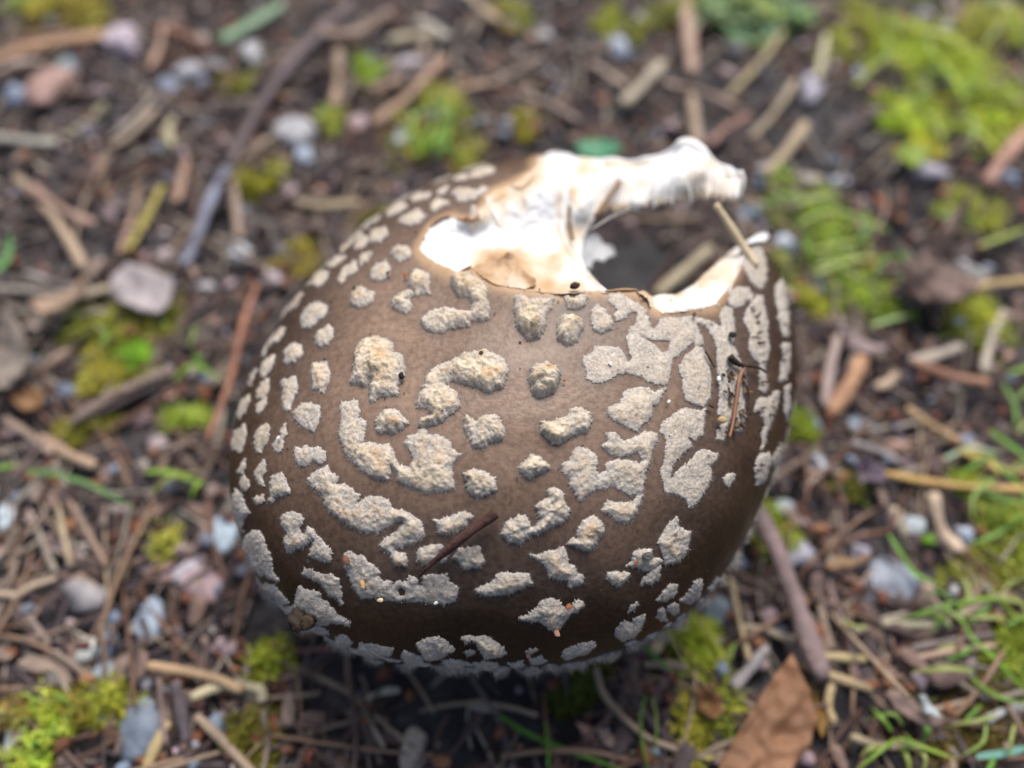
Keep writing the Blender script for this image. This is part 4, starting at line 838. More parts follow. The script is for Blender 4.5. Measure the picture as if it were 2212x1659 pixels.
# ------------------------------------------------------------------ stones
ST = [(268, 102, 72, 84, (218, 190, 200), 'pale pink stone beside the straw bundle'), (150, 146, 72, 36, (150, 172, 178), 'flat blue grey stone above the salmon stone'), (113, 200, 92, 96, (206, 150, 130), 'large salmon pink stone near the straw bundle'),
      (30, 206, 70, 52, (150, 165, 190), 'slate blue stone touching the salmon stone'), (440, 142, 118, 48, (212, 205, 205), 'long whitish stone near the pale green blade'), (545, 128, 60, 66, (214, 208, 205), 'cream white stone under the pale green blade'),
      (225, 208, 50, 44, (170, 140, 140), 'dull pink pebble right of the salmon stone'), (362, 180, 48, 40, (160, 170, 190), 'blue pebble below the long whitish stone'), (182, 288, 64, 52, (122, 112, 122), 'dark lilac stone in the upper left litter'),
      (352, 518, 56, 40, (205, 196, 200), 'whitish pebble beside the yellow blade'), (362, 552, 52, 38, (205, 178, 175), 'pink pebble below the whitish pebble'), (518, 542, 54, 54, (205, 205, 205), 'round white pebble at the foot of a straw'),
      (436, 618, 60, 30, (205, 190, 188), 'flat pinkish pebble right of the white bark fragment'), (588, 602, 40, 42, (214, 190, 190), 'small pink pebble near the cap margin'), (630, 300, 92, 74, (205, 198, 196), 'large whitish stone between twig and moss'),
      (655, 345, 50, 40, (175, 188, 205), 'bluish pebble below the large whitish stone'), (886, 132, 62, 56, (212, 192, 196), 'pale pink stone under the slanting straw'), (768, 264, 46, 36, (205, 165, 168), 'pink pebble beside the slanting straw'),
      (872, 312, 46, 52, (190, 194, 206), 'bluish white pebble at the bright grass tuft'), (622, 420, 42, 46, (206, 170, 172), 'rosy pebble below the yellow moss'), (1338, 108, 52, 50, (196, 204, 220), 'bluish white round stone in the bare soil'),
      (1172, 74, 62, 42, (212, 202, 188), 'cream stone in the upper litter'), (1598, 98, 50, 40, (200, 200, 204), 'grey white pebble below the pale green clump'), (1640, 142, 46, 40, (110, 125, 140), 'slate pebble in the bare soil'),
      (1748, 206, 52, 84, (192, 180, 192), 'upright lilac stone beside a dry stalk'), (1815, 398, 44, 46, (190, 205, 222), 'pale blue pebble right of the gap'), (1756, 386, 54, 48, (205, 182, 155), 'sand coloured pebble right of the gap'), (1656, 372, 44, 40, (206, 200, 204), 'white pebble right of the gill flap'),
      (2000, 372, 92, 38, (196, 182, 192), 'long lilac stone below the moss'), (2175, 380, 60, 40, (160, 175, 200), 'blue stone behind the red stick'), (1696, 534, 48, 44, (212, 220, 232), 'bright bluish white pebble beside the cap tip'), (1624, 468, 62, 46, (165, 185, 205), 'blue pebble seen past the cap tip'),
      (1752, 606, 62, 44, (192, 186, 204), 'lilac pebble right of the cap margin'), (1886, 642, 40, 58, (200, 196, 206), 'tilted lilac white pebble in the grass'), (1700, 640, 46, 40, (205, 195, 180), 'cream pebble against the cap margin'), (2110, 590, 46, 40, (185, 190, 180), 'grey green pebble right of the brown leaf'),
      (2085, 575, 30, 28, (205, 195, 195), 'tiny white pebble on the right litter'), (1974, 815, 62, 36, (196, 192, 206), 'lilac pebble beside the pale stalks'), (2080, 690, 40, 34, (180, 190, 205), 'small blue pebble under the ochre straw'),
      (1866, 914, 60, 36, (160, 182, 206), 'blue pebble right of the orange stalk'), (1766, 1010, 56, 46, (208, 206, 208), 'white pebble right of the brown cap margin'), (1946, 1130, 44, 60, (208, 182, 145), 'upright sand coloured pebble near the green berry'), (1976, 1128, 44, 40, (196, 205, 205), 'pale grey pebble touching the green berry'),
      (2090, 1160, 50, 42, (205, 214, 225), 'bluish white pebble on the pale stick'), (1918, 1250, 120, 76, (176, 180, 192), 'large blue grey stone beside the green blade'), (2058, 1284, 32, 34, (205, 200, 196), 'small white pebble near the grass crown'), (1860, 1190, 44, 60, (172, 160, 172), 'lilac stone above the large blue grey stone'),
      (1700, 1095, 50, 36, (185, 195, 200), 'pale pebble at the cap margin'), (1544, 1306, 72, 66, (122, 134, 145), 'slate grey stone under the lower right margin'), (1990, 1410, 36, 44, (96, 106, 118), 'slate splinter beside the dry stalks'), (1720, 1195, 70, 60, (172, 165, 180), 'lilac grey stone at the top of the stick'),
      (487, 1154, 58, 84, (188, 208, 220), 'pale blue stone touching the left cap margin'), (402, 1222, 92, 66, (206, 188, 192), 'pale pink grey stone left of the cap'), (440, 1258, 92, 80, (200, 158, 160), 'large pink stone left of the cap'), (358, 1240, 56, 50, (200, 140, 135), 'red pink pebble stuck to the large pink stone'),
      (178, 1284, 98, 88, (178, 165, 162), 'rounded grey pink stone at the foot of a straw'), (16, 1110, 46, 74, (205, 220, 222), 'white stone at the end of a green blade'), (60, 1070, 30, 22, (205, 196, 196), 'small pale pebble under the green blade'), (309, 1336, 66, 84, (170, 186, 204), 'pale blue oval stone in the lower litter'),
      (182, 1396, 72, 62, (246, 242, 225), 'bright white stone in the lower left litter'), (218, 1396, 48, 66, (165, 185, 212), 'blue stone pressed against the bright white stone'), (230, 1455, 58, 42, (165, 180, 190), 'blue grey stone below the bright white stone'), (228, 1342, 60, 34, (165, 165, 155), 'flat grey stone above the bright white stone'),
      (290, 1564, 112, 112, (136, 148, 164), 'big slate grey stone in the lower left litter'), (20, 1592, 44, 76, (196, 200, 196), 'pale stone beside the bright moss sprig'), (90, 1572, 50, 30, (98, 110, 126), 'dark slate pebble left of the big slate stone'), (892, 1628, 62, 80, (205, 180, 155), 'cream egg shaped pebble below the cap'),
      (130, 1465, 70, 28, (150, 138, 125), 'brown grey pebble in the lower left litter'), (265, 1450, 66, 30, (160, 142, 146), 'lilac splinter of stone above the big slate stone'), (640, 1485, 22, 28, (150, 155, 165), 'small shiny grey bead of grit under the cap'), (778, 1500, 24, 22, (150, 140, 150), 'lilac grit grain under the cap'),
      (330, 830, 36, 26, (190, 176, 170), 'pale pebble in the left moss'), (312, 905, 46, 30, (190, 145, 140), 'reddish pebble left of the cap'), (345, 950, 60, 34, (205, 175, 172), 'pale rosy pebble left of the cap'), (15, 815, 40, 30, (170, 185, 190), 'bluish pebble by the rough bark lump'),
      (1385, 40, 40, 34, (190, 190, 190), 'grey pebble at the top of the soil'), (2000, 30, 70, 30, (196, 190, 186), 'whitish stone among the top moss'), (2170, 20, 46, 50, (210, 210, 214), 'white stone at the moss corner')]
for i, (x, y, w_, h_, col, lb) in enumerate(ST):
    p = on_z(x, y, .12); s = depth_of(p) / FPX * .5
    zz = soil_z(p[0], p[1]); sx, sy = w_ * s, h_ * s / .88; sz = min(sx, sy) * .7
    chunk_thing('stone', (p[0], p[1], max(zz, -.1) + sz * .22 + .05), (sx * 1.2, sy * 1.2, sz * 1.1), M['stone'], tuple(.72 * c_ + .28 * sum(alb(col)) / 3 for c_ in alb(col)), lb, 'stone', 40 + i, rot=rng.uniform(-.25, .25), sub=3, smooth=True)
chunk_thing('berry', on_z(2005, 1168, .45), (.13, .13, .13), M['green'], alb((120, 170, 20)), 'round bright green berry among pale pebbles', 'berry', 5, sub=3, smooth=True)

# ------------------------------------------------------------------ straws, sticks, stalks
def ground_line(pts, w_px, lift):
    P = [on_z(x, y, .2) for x, y in pts]; out = []
    for i, p in enumerate(P):
        out.append(np.array([p[0], p[1], max(-.05, soil_z(p[0], p[1])) + lift + .06 * math.sin(i * 2.1 + p[0])]))
    return out, w_px * depth_of(P[len(P) // 2]) / FPX * .5
SW = [('straw', [(-30, 142), (60, 120), (140, 98), (235, 86)], 22, (205, 160, 120), 'tan straw forming the top of the straw bundle'), ('straw', [(-30, 165), (60, 138), (150, 112), (225, 100)], 18, (190, 145, 110), 'brown straw in the middle of the straw bundle'), ('straw', [(-30, 120), (70, 96), (150, 80)], 14, (160, 120, 95), 'dark straw along the back of the straw bundle'),
      ('straw', [(-20, 182), (50, 165), (100, 150)], 16, (215, 185, 165), 'pale straw at the front of the straw bundle'), ('twig', [(765, 20), (690, 95), (600, 190), (530, 300), (500, 370)], 22, (128, 110, 108), 'long grey twig running down from the upper litter'), ('twig', [(500, 365), (462, 440), (425, 525), (400, 580)], 24, (150, 148, 160), 'bluish grey twig continuing from the long grey twig'),
      ('straw', [(965, 125), (880, 215), (808, 288)], 24, (175, 138, 110), 'wide slanting tan straw behind the cap'), ('straw', [(735, 125), (730, 185), (722, 245)], 20, (170, 140, 112), 'short upright tan straw left of the slanting straw'), ('straw', [(700, 100), (780, 72), (850, 40)], 26, (165, 135, 115), 'broad brown straw crossing the long grey twig'),
      ('straw', [(356, 62), (345, 110), (330, 165)], 14, (190, 150, 125), 'reddish straw above the long whitish stone'), ('straw', [(350, 62), (400, 82), (458, 112)], 16, (180, 125, 95), 'orange brown straw above the long whitish stone'), ('blade', [(612, 18), (550, 55), (478, 98)], 30, (165, 195, 150), 'broad pale green blade at the top of the litter'),
      ('straw', [(35, 385), (95, 445), (150, 520), (190, 592)], 22, (188, 160, 130), 'long tan straw ending at the folded tan leaf'), ('straw', [(80, 425), (150, 470), (215, 500)], 20, (175, 138, 118), 'reddish tan straw crossing the long tan straw'), ('straw', [(300, 395), (285, 470), (262, 562)], 16, (170, 135, 110), 'brown straw beside the yellow blade'),
      ('blade', [(352, 405), (325, 470), (285, 560)], 18, (205, 185, 90), 'yellow dying blade with a pale tip'), ('needle', [(574, 655), (545, 745), (510, 860), (468, 985)], 15, (172, 115, 88), 'long reddish brown needle beside the left cap margin'), ('straw', [(-20, 628), (80, 632), (190, 645)], 16, (170, 155, 140), 'grey straw behind the folded tan leaf'),
      ('straw', [(60, 595), (130, 612), (200, 628)], 14, (178, 165, 155), 'thin grey straw above the folded tan leaf'), ('straw', [(172, 640), (240, 625), (305, 620)], 22, (205, 182, 150), 'cream straw lying on the white bark fragment'), ('twig', [(382, 805), (310, 838), (225, 880), (150, 922)], 24, (165, 140, 125), 'pale topped twig left of the cap'), ('twig', [(385, 826), (310, 858), (215, 908)], 14, (84, 70, 68), 'dark twig under the pale topped twig'),
      ('straw', [(118, 1050), (135, 1130), (154, 1225)], 13, (190, 165, 130), 'tan straw standing on the grey pink stone'), ('straw', [(128, 1052), (180, 1130), (232, 1228)], 14, (160, 130, 108), 'brown straw forking from the tan straw'), ('straw', [(90, 945), (150, 985), (212, 1012)], 22, (190, 155, 125), 'thick tan straw with an orange end'), ('straw', [(10, 905), (70, 945), (120, 985)], 18, (172, 145, 125), 'grey tan straw left of the thick straw'),
      ('twig', [(102, 950), (70, 1000), (38, 1048)], 12, (130, 108, 98), 'thin brown twig crossing the tan straws'), ('straw', [(-10, 1215), (20, 1180), (48, 1145)], 14, (165, 145, 125), 'greyish straw at the red pebble'), ('straw', [(-20, 1282), (40, 1288), (75, 1272), (125, 1250)], 15, (210, 180, 150), 'cream straw bent in the left litter'),
      ('twig', [(-10, 1380), (60, 1382), (120, 1368), (172, 1340)], 11, (150, 125, 108), 'thin curved twig above the orange chip'), ('twig', [(36, 1305), (75, 1350), (108, 1392)], 13, (160, 138, 125), 'short twig joining the curved twig'), ('straw', [(328, 1442), (400, 1455), (470, 1470), (535, 1498)], 20, (196, 160, 120), 'tan straw below the cap shadow'), ('straw', [(422, 1512), (470, 1490), (520, 1484), (568, 1494), (572, 1520)], 20, (226, 205, 160), 'bent cream straw under the tan straw'),
      ('straw', [(352, 1470), (355, 1540), (362, 1610)], 12, (140, 115, 105), 'thin brown straw beside the dark bark stick'), ('twig', [(388, 1478), (398, 1540), (405, 1605)], 26, (104, 92, 92), 'dark bark stick right of the big slate stone'), ('straw', [(366, 1560), (335, 1620), (300, 1690)], 24, (206, 178, 125), 'yellow straw right of the big slate stone'), ('straw', [(432, 1550), (490, 1605), (560, 1680)], 20, (176, 150, 122), 'grey tan straw with a red tip'),
      ('twig', [(592, 1425), (700, 1468), (770, 1510), (835, 1570), (900, 1620)], 13, (160, 140, 112), 'long thin stem below the cap'), ('twig', [(775, 1512), (800, 1560), (832, 1618)], 11, (168, 150, 130), 'side stem forking below the cap'), ('straw', [(590, 1398), (640, 1408), (700, 1405), (745, 1402)], 10, (150, 100, 88), 'reddish stem in the cap shadow'), ('straw', [(790, 1512), (830, 1496), (866, 1494)], 14, (200, 190, 165), 'short pale straw under the cap'),
      ('twig', [(590, 1618), (660, 1590), (770, 1558)], 12, (138, 120, 100), 'level brown twig below the cap'), ('twig', [(575, 1540), (580, 1600), (570, 1680)], 14, (150, 130, 112), 'upright brown twig left of the level twig'), ('straw', [(1284, 1448), (1300, 1500), (1345, 1555), (1400, 1600), (1462, 1622)], 13, (165, 140, 115), 'curved grey tan stem under the lower margin'), ('stick', [(1620, 1120), (1660, 1210), (1700, 1320), (1758, 1480)], 40, (146, 122, 116), 'thick pinkish grey stick below the right margin'),
      ('straw', [(1790, 1262), (1828, 1385), (1852, 1475)], 11, (150, 118, 112), 'thin reddish stem right of the thick stick'), ('straw', [(1738, 1420), (1790, 1425), (1870, 1425)], 18, (196, 172, 125), 'level ochre straw right of the thick stick'), ('straw', [(1735, 1435), (1800, 1468), (1880, 1492)], 20, (188, 160, 120), 'sloping tan straw under the level ochre straw'), ('straw', [(1800, 1460), (1785, 1520), (1800, 1560)], 18, (200, 172, 125), 'bent cream straw right of the large leaf'),
      ('straw', [(1895, 1036), (1990, 1045), (2100, 1058), (2230, 1068)], 17, (212, 168, 100), 'long ochre straw crossing the right litter'), ('stick', [(2010, 1070), (2018, 1110), (2042, 1155), (2072, 1196)], 28, (206, 178, 150), 'short pale stick under the ochre straw'), ('straw', [(1955, 885), (2040, 930), (2145, 990)], 17, (196, 160, 115), 'tan straw slanting to the yellow blade'), ('straw', [(1830, 965), (1900, 985), (1945, 1005)], 18, (165, 150, 145), 'grey straw above the purple leaf'),
      ('straw', [(1998, 648), (2060, 640), (2120, 625), (2230, 605)], 20, (206, 172, 118), 'ochre straw below the broad brown leaf'), ('straw', [(1960, 785), (2010, 772), (2075, 752)], 24, (206, 186, 165), 'pale stubby stalk right of the cap'), ('straw', [(1882, 848), (1915, 830), (1942, 800)], 22, (212, 180, 150), 'bent cream stalk right of the cap'), ('straw', [(1965, 792), (2050, 815), (2130, 838)], 22, (170, 122, 95), 'red brown stalk under the pale stubby stalk'),
      ('straw', [(2165, 675), (2135, 745), (2115, 815)], 18, (196, 178, 155), 'upright grey stalk on the right litter'), ('stick', [(1860, 780), (1830, 840), (1788, 905)], 34, (196, 148, 112), 'wide orange tan stalk right of the cap margin'), ('straw', [(1800, 745), (1785, 810), (1775, 890)], 22, (185, 158, 145), 'greyish stalk beside the orange tan stalk'), ('straw', [(1478, -20), (1484, 60), (1494, 170)], 30, (190, 155, 130), 'broad tan stalk pointing at the gill flap'), ('straw', [(1494, 200), (1500, 260), (1508, 320)], 24, (180, 152, 125), 'tan stalk behind the peak of the gill flap'),
      ('straw', [(1432, 140), (1390, 190), (1342, 242)], 26, (190, 172, 145), 'stubby pale stalk on the bare soil'), ('straw', [(1430, 180), (1510, 200), (1600, 238)], 15, (160, 130, 112), 'thin arched stalk over the bare soil'), ('straw', [(1275, 150), (1310, 175), (1350, 210)], 18, (172, 145, 125), 'brown stalk crossed by the stubby pale stalk'), ('stick', [(2128, 400), (2165, 350), (2230, 275)], 32, (196, 150, 128), 'reddish stick at the edge of the moss'), ('straw', [(1690, 70), (1640, 140), (1570, 210)], 16, (185, 165, 120), 'ochre grass stalk over the dark soil'),
      ('straw', [(1780, 90), (1770, 150), (1760, 180)], 18, (205, 190, 150), 'pale forked stalk left of the moss'), ('straw', [(1740, 270), (1700, 330), (1650, 380)], 24, (192, 165, 130), 'pair of tan stalks right of the gill flap'), ('straw', [(1715, 180), (1680, 240), (1620, 300)], 16, (178, 155, 125), 'thin tan stalk above the pair of stalks'), ('straw', [(1620, 250), (1560, 290), (1530, 320)], 14, (175, 125, 105), 'red brown stalk near the flap peak'),
      ('straw', [(1535, 535), (1480, 585), (1415, 640)], 24, (190, 170, 135), 'tan stalk with a green base seen through the gap'), ('straw', [(1310, 478), (1400, 484), (1510, 492)], 12, (132, 105, 82), 'thin brown stalk seen through the gap'), ('straw', [(1590, 440), (1640, 460), (1720, 470)], 12, (170, 150, 120), 'thin stalk right of the gap'), ('stick', [(1658, 1398), (1622, 1440), (1580, 1490)], 26, (172, 160, 155), 'pale grey stick under the lower right margin'), ('straw', [(1576, 1250), (1595, 1340), (1614, 1432)], 12, (180, 155, 115), 'thin ochre stalk beside the thick stick'),
      ('straw', [(1408, 1412), (1425, 1392), (1442, 1368)], 22, (200, 178, 140), 'pale straw end under the lower right margin'), ('straw', [(1600, 1355), (1650, 1360), (1712, 1388)], 16, (175, 155, 130), 'bent grey straw left of the thick stick'), ('straw', [(1390, 1440), (1440, 1436), (1480, 1446)], 18, (160, 140, 118), 'tan straw in the moss under the margin'), ('straw', [(1500, 1640), (1560, 1610), (1620, 1590)], 14, (150, 128, 105), 'brown straw left of the large leaf'),
      ('straw', [(900, 45), (940, 70), (968, 90)], 28, (190, 178, 158), 'short wide grey straw at the top of the litter'), ('straw', [(840, 90), (880, 80), (935, 82)], 26, (200, 180, 145), 'cream straw above the pale pink stone'), ('straw', [(1080, 55), (1030, 20), (1010, -10)], 20, (185, 155, 125), 'tan straw at the top edge litter'), ('straw', [(800, 195), (830, 182), (870, 175)], 24, (200, 165, 135), 'short tan straw left of the slanting straw'), ('straw', [(640, 448), (700, 452), (780, 446)], 18, (185, 160, 125), 'level tan straw behind the left shoulder of the cap'),
      ('straw', [(505, 395), (512, 450), (518, 520)], 20, (168, 140, 118), 'tan straw ending in the round white pebble'), ('straw', [(600, 300), (560, 330), (520, 350)], 16, (170, 145, 120), 'short tan straw under the large whitish stone'), ('straw', [(140, 300), (190, 260), (230, 232)], 20, (190, 175, 140), 'cream grass stalk in the upper left litter'), ('straw', [(-10, 300), (60, 312), (130, 318)], 22, (195, 185, 165), 'pale stalk at the left edge litter'), ('straw', [(250, 330), (300, 300), (345, 250)], 20, (175, 150, 125), 'tan stalk in the upper left litter'),
      ('straw', [(400, 340), (392, 400), (380, 440)], 22, (178, 140, 115), 'brown sheath near the bluish twig'), ('straw', [(370, 250), (362, 290), (375, 320)], 22, (190, 175, 135), 'pale sheath in the upper left litter'), ('straw', [(960, 210), (1040, 195), (1090, 180)], 18, (185, 150, 122), 'tan straw behind the bright grass tuft'), ('straw', [(1120, 205), (1190, 235), (1250, 268)], 16, (150, 125, 110), 'brown straw in the upper litter'), ('straw', [(1170, 130), (1110, 165), (1060, 200)], 16, (150, 125, 108), 'dull brown straw below the cream stone'),
      ('straw', [(2090, 990), (2150, 1010), (2220, 1020)], 14, (190, 160, 100), 'ochre stalk in the right grass'), ('straw', [(1960, 1405), (2060, 1385), (2140, 1375)], 16, (140, 122, 112), 'dark grey stalk under the grass crown'), ('straw', [(1950, 1428), (2040, 1412), (2145, 1398)], 15, (196, 160, 135), 'pinkish stalk under the dark grey stalk'), ('straw', [(2045, 1345), (2110, 1310), (2170, 1290)], 16, (190, 165, 135), 'tan stalk beside the grass crown'), ('straw', [(2060, 1480), (2130, 1510), (2200, 1500)], 14, (150, 135, 118), 'grey stalk in the lower right moss'),
      ('straw', [(1900, 1350), (1990, 1355), (2040, 1350)], 18, (180, 168, 135), 'pale stalk behind the grass crown'), ('straw', [(1990, 1610), (1900, 1612), (1835, 1590)], 16, (172, 152, 118), 'level tan stalk in the bottom right litter'), ('straw', [(2120, 1560), (2170, 1535), (2225, 1525)], 18, (205, 200, 190), 'pale stalk in the bottom right corner')]
MATS = {'blade': 'green', 'twig': 'bark', 'stick': 'bark', 'straw': 'straw', 'needle': 'straw'}
for i, (kd, pts_, w_, col, lb) in enumerate(SW):
    P, r_ = ground_line(pts_, w_, .22 + .16 * rng.random() + (.5 if 'thick pinkish' in lb or 'long reddish brown needle' in lb else 0))
    if 'gap' in lb: pass
    n_ = max(10, 6 * len(P)); R = np.full(n_, r_) * (1 + .12 * np.sin(np.linspace(0, 9, n_) + i)); R[0] *= .75; R[-1] *= .6
    cat = {'blade': 'grass blade'}.get(kd, kd)
    Pc = catmull(P, n_); V, F = tube(Pc, R, 10, {'blade': .25, 'straw': .6, 'needle': .8}.get(kd, .85), lump=.3 if kd in ('twig', 'stick') else .14, seed=i)
    tag(obj_world({'blade': 'grass_blade'}.get(kd, kd), V, F, M[MATS[kd]], alb(col)), lb, cat)

# ------------------------------------------------------------------ grass blades
def blade(pts, w_px, col, label, lift=.3, z1=None, group=None):
    P, r_ = ground_line(pts, w_px, lift); n_ = 18
    if z1 is not None:
        for k_, p in enumerate(P): p[2] += z1 * math.sin(math.pi * min(1, .15 + .75 * k_ / (len(P) - 1)))
    P = catmull(P, n_); T = np.gradient(P, axis=0); T /= np.linalg.norm(T, axis=1)[:, None]; V, F = [], []
    for i in range(n_):
        s = i / (n_ - 1); a = np.cross(T[i], [0, 0, 1]); a /= np.linalg.norm(a) + 1e-9; b_ = np.cross(a, T[i]); ww = r_ * min(1, (1 - s) * 3 + .08) * (.7 + .3 * min(1, s * 4))
        for x_, z_ in ((-1, .28), (-.5, .08), (0, 0), (.5, .08), (1, .28), (.5, -.02), (0, -.1), (-.5, -.02)): V.append(P[i] + a * x_ * ww + b_ * z_ * ww)
    F = [(i * 8 + j, i * 8 + (j + 1) % 8, (i + 1) * 8 + (j + 1) % 8, (i + 1) * 8 + j) for i in range(n_ - 1) for j in range(8)]
    return tag(obj_world('grass_blade', V, F, M['green'], alb(col)), label, 'grass blade', group)
GB = [([(72, 1030), (140, 1042), (215, 1062), (300, 1108)], 18, (110, 165, 85), 'arched green blade above the grey pink stone'), ([(-20, 1022), (20, 1020), (50, 1015)], 16, (130, 190, 60), 'bright blade end left of the arched blade'), ([(318, 1022), (380, 1035), (445, 1048)], 20, (150, 200, 70), 'bright green blade near the left cap margin'), ([(445, 1048), (432, 1065), (415, 1085)], 16, (150, 200, 70), 'folded tip of the bright green blade'),
      ([(385, 835), (430, 812), (490, 830)], 16, (140, 195, 60), 'green blade touching the reddish needle'), ([(330, 1070), (380, 1045), (440, 1020)], 14, (165, 185, 90), 'yellow green blade crossing the bright blade'), ([(-10, 605), (25, 575), (38, 520)], 28, (110, 180, 95), 'thick curved green blade at the left litter'), ([(1080, 1552), (1140, 1590), (1230, 1625), (1360, 1672)], 20, (90, 150, 45), 'long green blade below the cap'), ([(1176, 1565), (1182, 1620), (1184, 1680)], 13, (105, 165, 45), 'short upright blade crossing the long green blade'),
      ([(1392, 1505), (1380, 1560), (1385, 1620), (1402, 1680)], 11, (100, 150, 40), 'thin bowed green blade below the margin'), ([(1405, 1510), (1412, 1570), (1408, 1650)], 8, (120, 160, 50), 'second thin blade beside the bowed blade'), ([(1380, 1398), (1415, 1430), (1455, 1462)], 14, (85, 150, 55), 'dark green blade under the lower right margin'), ([(1438, 1352), (1470, 1330), (1505, 1350), (1545, 1400), (1575, 1440)], 20, (170, 190, 70), 'arched yellow green blade with an orange bend'),
      ([(1910, 1165), (1935, 1205), (1970, 1245), (2022, 1275)], 18, (120, 180, 60), 'green blade right of the large blue grey stone'), ([(2045, 1318), (2100, 1306), (2190, 1296)], 13, (140, 195, 60), 'level blade of the grass crown'), ([(2045, 1320), (2080, 1380), (2130, 1430), (2212, 1515)], 13, (130, 190, 60), 'long blade sloping down from the grass crown'), ([(2040, 1315), (1990, 1330), (1935, 1348)], 14, (125, 175, 70), 'blade reaching from the grass crown to the stones'), ([(2030, 1320), (2012, 1345), (2002, 1378)], 14, (130, 180, 70), 'short curled blade under the grass crown'),
      ([(2030, 1310), (2010, 1290), (1985, 1300)], 12, (110, 160, 70), 'short dark blade over the grass crown'), ([(2140, 1300), (2180, 1340), (2212, 1345)], 14, (150, 200, 70), 'bright blade tip beyond the grass crown'), ([(1930, 1598), (1890, 1625), (1840, 1670)], 14, (145, 195, 70), 'left blade of the bottom grass sprig'), ([(1930, 1598), (1985, 1625), (2058, 1645)], 14, (150, 195, 70), 'right blade of the bottom grass sprig'), ([(1935, 1600), (1950, 1640), (1965, 1680)], 16, (170, 200, 90), 'middle blade of the bottom grass sprig'),
      ([(2090, 1640), (2150, 1632), (2230, 1612)], 26, (125, 195, 160), 'blue green blade at the bottom corner'), ([(2080, 1470), (2130, 1505), (2212, 1530)], 16, (125, 170, 70), 'green blade with an ochre tip in the lower right moss'), ([(2130, 940), (2165, 965), (2225, 1010)], 18, (120, 185, 60), 'green blade at the right grass edge'), ([(2060, 985), (2120, 1000), (2150, 1040)], 20, (195, 190, 80), 'yellowing blade curving into the ochre straw'), ([(2030, 1000), (2090, 975), (2160, 985)], 16, (180, 215, 170), 'pale green blade above the ochre straw'),
      ([(2080, 1050), (2150, 1085), (2225, 1105)], 18, (100, 165, 55), 'dark green blade under the ochre straw'), ([(2130, 1000), (2190, 1060), (2220, 1120)], 16, (120, 180, 50), 'steep blade at the right grass edge'), ([(1745, 560), (1810, 545), (1880, 530)], 18, (170, 200, 90), 'yellow green blade right of the cap tip'), ([(1720, 505), (1790, 480), (1870, 500), (1920, 520)], 18, (150, 190, 80), 'arched green blade above the cap tip'), ([(1760, 600), (1820, 580), (1900, 560)], 20, (180, 210, 110), 'pale yellow blade above the lilac pebble'),
      ([(1700, 470), (1760, 450), (1830, 440)], 16, (170, 190, 130), 'greyish blade over the right grass'), ([(1870, 720), (1910, 705), (1960, 692)], 18, (165, 205, 120), 'short pale blade near the pale pink leaf'), ([(2110, 540), (2160, 525), (2220, 500)], 18, (175, 205, 90), 'bright blade right of the brown leaf'), ([(2000, 130), (2040, 190), (2080, 240)], 24, (165, 205, 60), 'wide bright blade in the moss bank'), ([(1960, 80), (2030, 110), (2120, 150)], 24, (185, 210, 90), 'yellow green blade across the moss bank'), ([(2080, 190), (2150, 210), (2212, 240)], 20, (170, 205, 80), 'bright blade sloping through the moss bank'),
      ([(2060, 270), (2110, 300), (2160, 345)], 22, (180, 210, 60), 'yellow blade at the foot of the moss bank'), ([(1840, 200), (1890, 150), (1950, 120)], 18, (165, 190, 80), 'olive blade at the left of the moss bank'), ([(900, 345), (945, 320), (985, 270)], 22, (140, 200, 60), 'bright blade of the tuft behind the cap'), ([(880, 290), (915, 265), (960, 255)], 16, (150, 190, 60), 'upper blade of the tuft behind the cap'), ([(960, 350), (975, 300), (1000, 240)], 14, (130, 180, 60), 'steep blade of the tuft behind the cap')]
for i, (p_, w_, col, lb) in enumerate(GB): blade(p_, w_ * .62, (min(235, int(col[0] * 1.16)), min(225, int(col[1] * 1.04)), int(col[2] * 1.1)), lb, .25 + .2 * rng.random(), .13)

# ------------------------------------------------------------------ moss tufts and leafy clumps
def tuft(cx, cy, w_px, h_px, n_, col, label, name='moss_tuft', cat='moss', ht=.5, leaf=.12, wide=.35):
    p0 = on_z(cx, cy, .1); s = depth_of(p0) / FPX; V, F, Cc = [], [], []
    base = np.array(alb(col)) * np.array([1.75, 1.35, .95]); base = base * .88 + base.mean() * .12
    subs = [(rng.gauss(0, .5), rng.gauss(0, .5), rng.uniform(.1, .4)) for _ in range(3 + n_ // 40)]
    for _ in range(n_):
        a = rng.uniform(0, 6.283); sx_, sy_, sr_ = rng.choice(subs); u_, v_ = sx_ + rng.gauss(0, sr_), sy_ + rng.gauss(0, sr_); r_ = min(1.2, math.hypot(u_ - sx_, v_ - sy_) / sr_ * .6)
        x = p0[0] + u_ * w_px * s * .55; y = p0[1] + v_ * h_px * s * .65
        z0 = max(-.1, soil_z(x, y)) - .02; hh = ht * rng.uniform(.3, 1) * (1 - .55 * r_ * r_)
        d = np.array([rng.gauss(0, .45), rng.gauss(0, .45), 1]); d /= np.linalg.norm(d)
        cc = base * rng.uniform(.45, 1.25) * np.array([rng.uniform(.85, 1.2), 1, rng.uniform(.6, 1.3)])
        for m_ in range(7):
            q = np.array([x, y, z0]) + d * hh * (.25 + .75 * m_ / 6); th = m_ * 2.4 + a
            l = np.array([math.cos(th), math.sin(th), rng.uniform(.2, .9)]); l /= np.linalg.norm(l); sd2 = np.cross(l, d); sd2 /= np.linalg.norm(sd2) + 1e-9
            L = leaf * rng.uniform(.6, 1.3); k2 = len(V); V += [q, q + l * L * .5 + sd2 * L * wide * .5, q + l * L, q + l * L * .5 - sd2 * L * wide * .5]
            F.append((k2, k2 + 1, k2 + 2, k2 + 3)); Cc += [cc] * 4
    return tag(obj_world(name, V, F, M['moss'], cols=None) if False else _moss(name, V, F, Cc), label, cat)
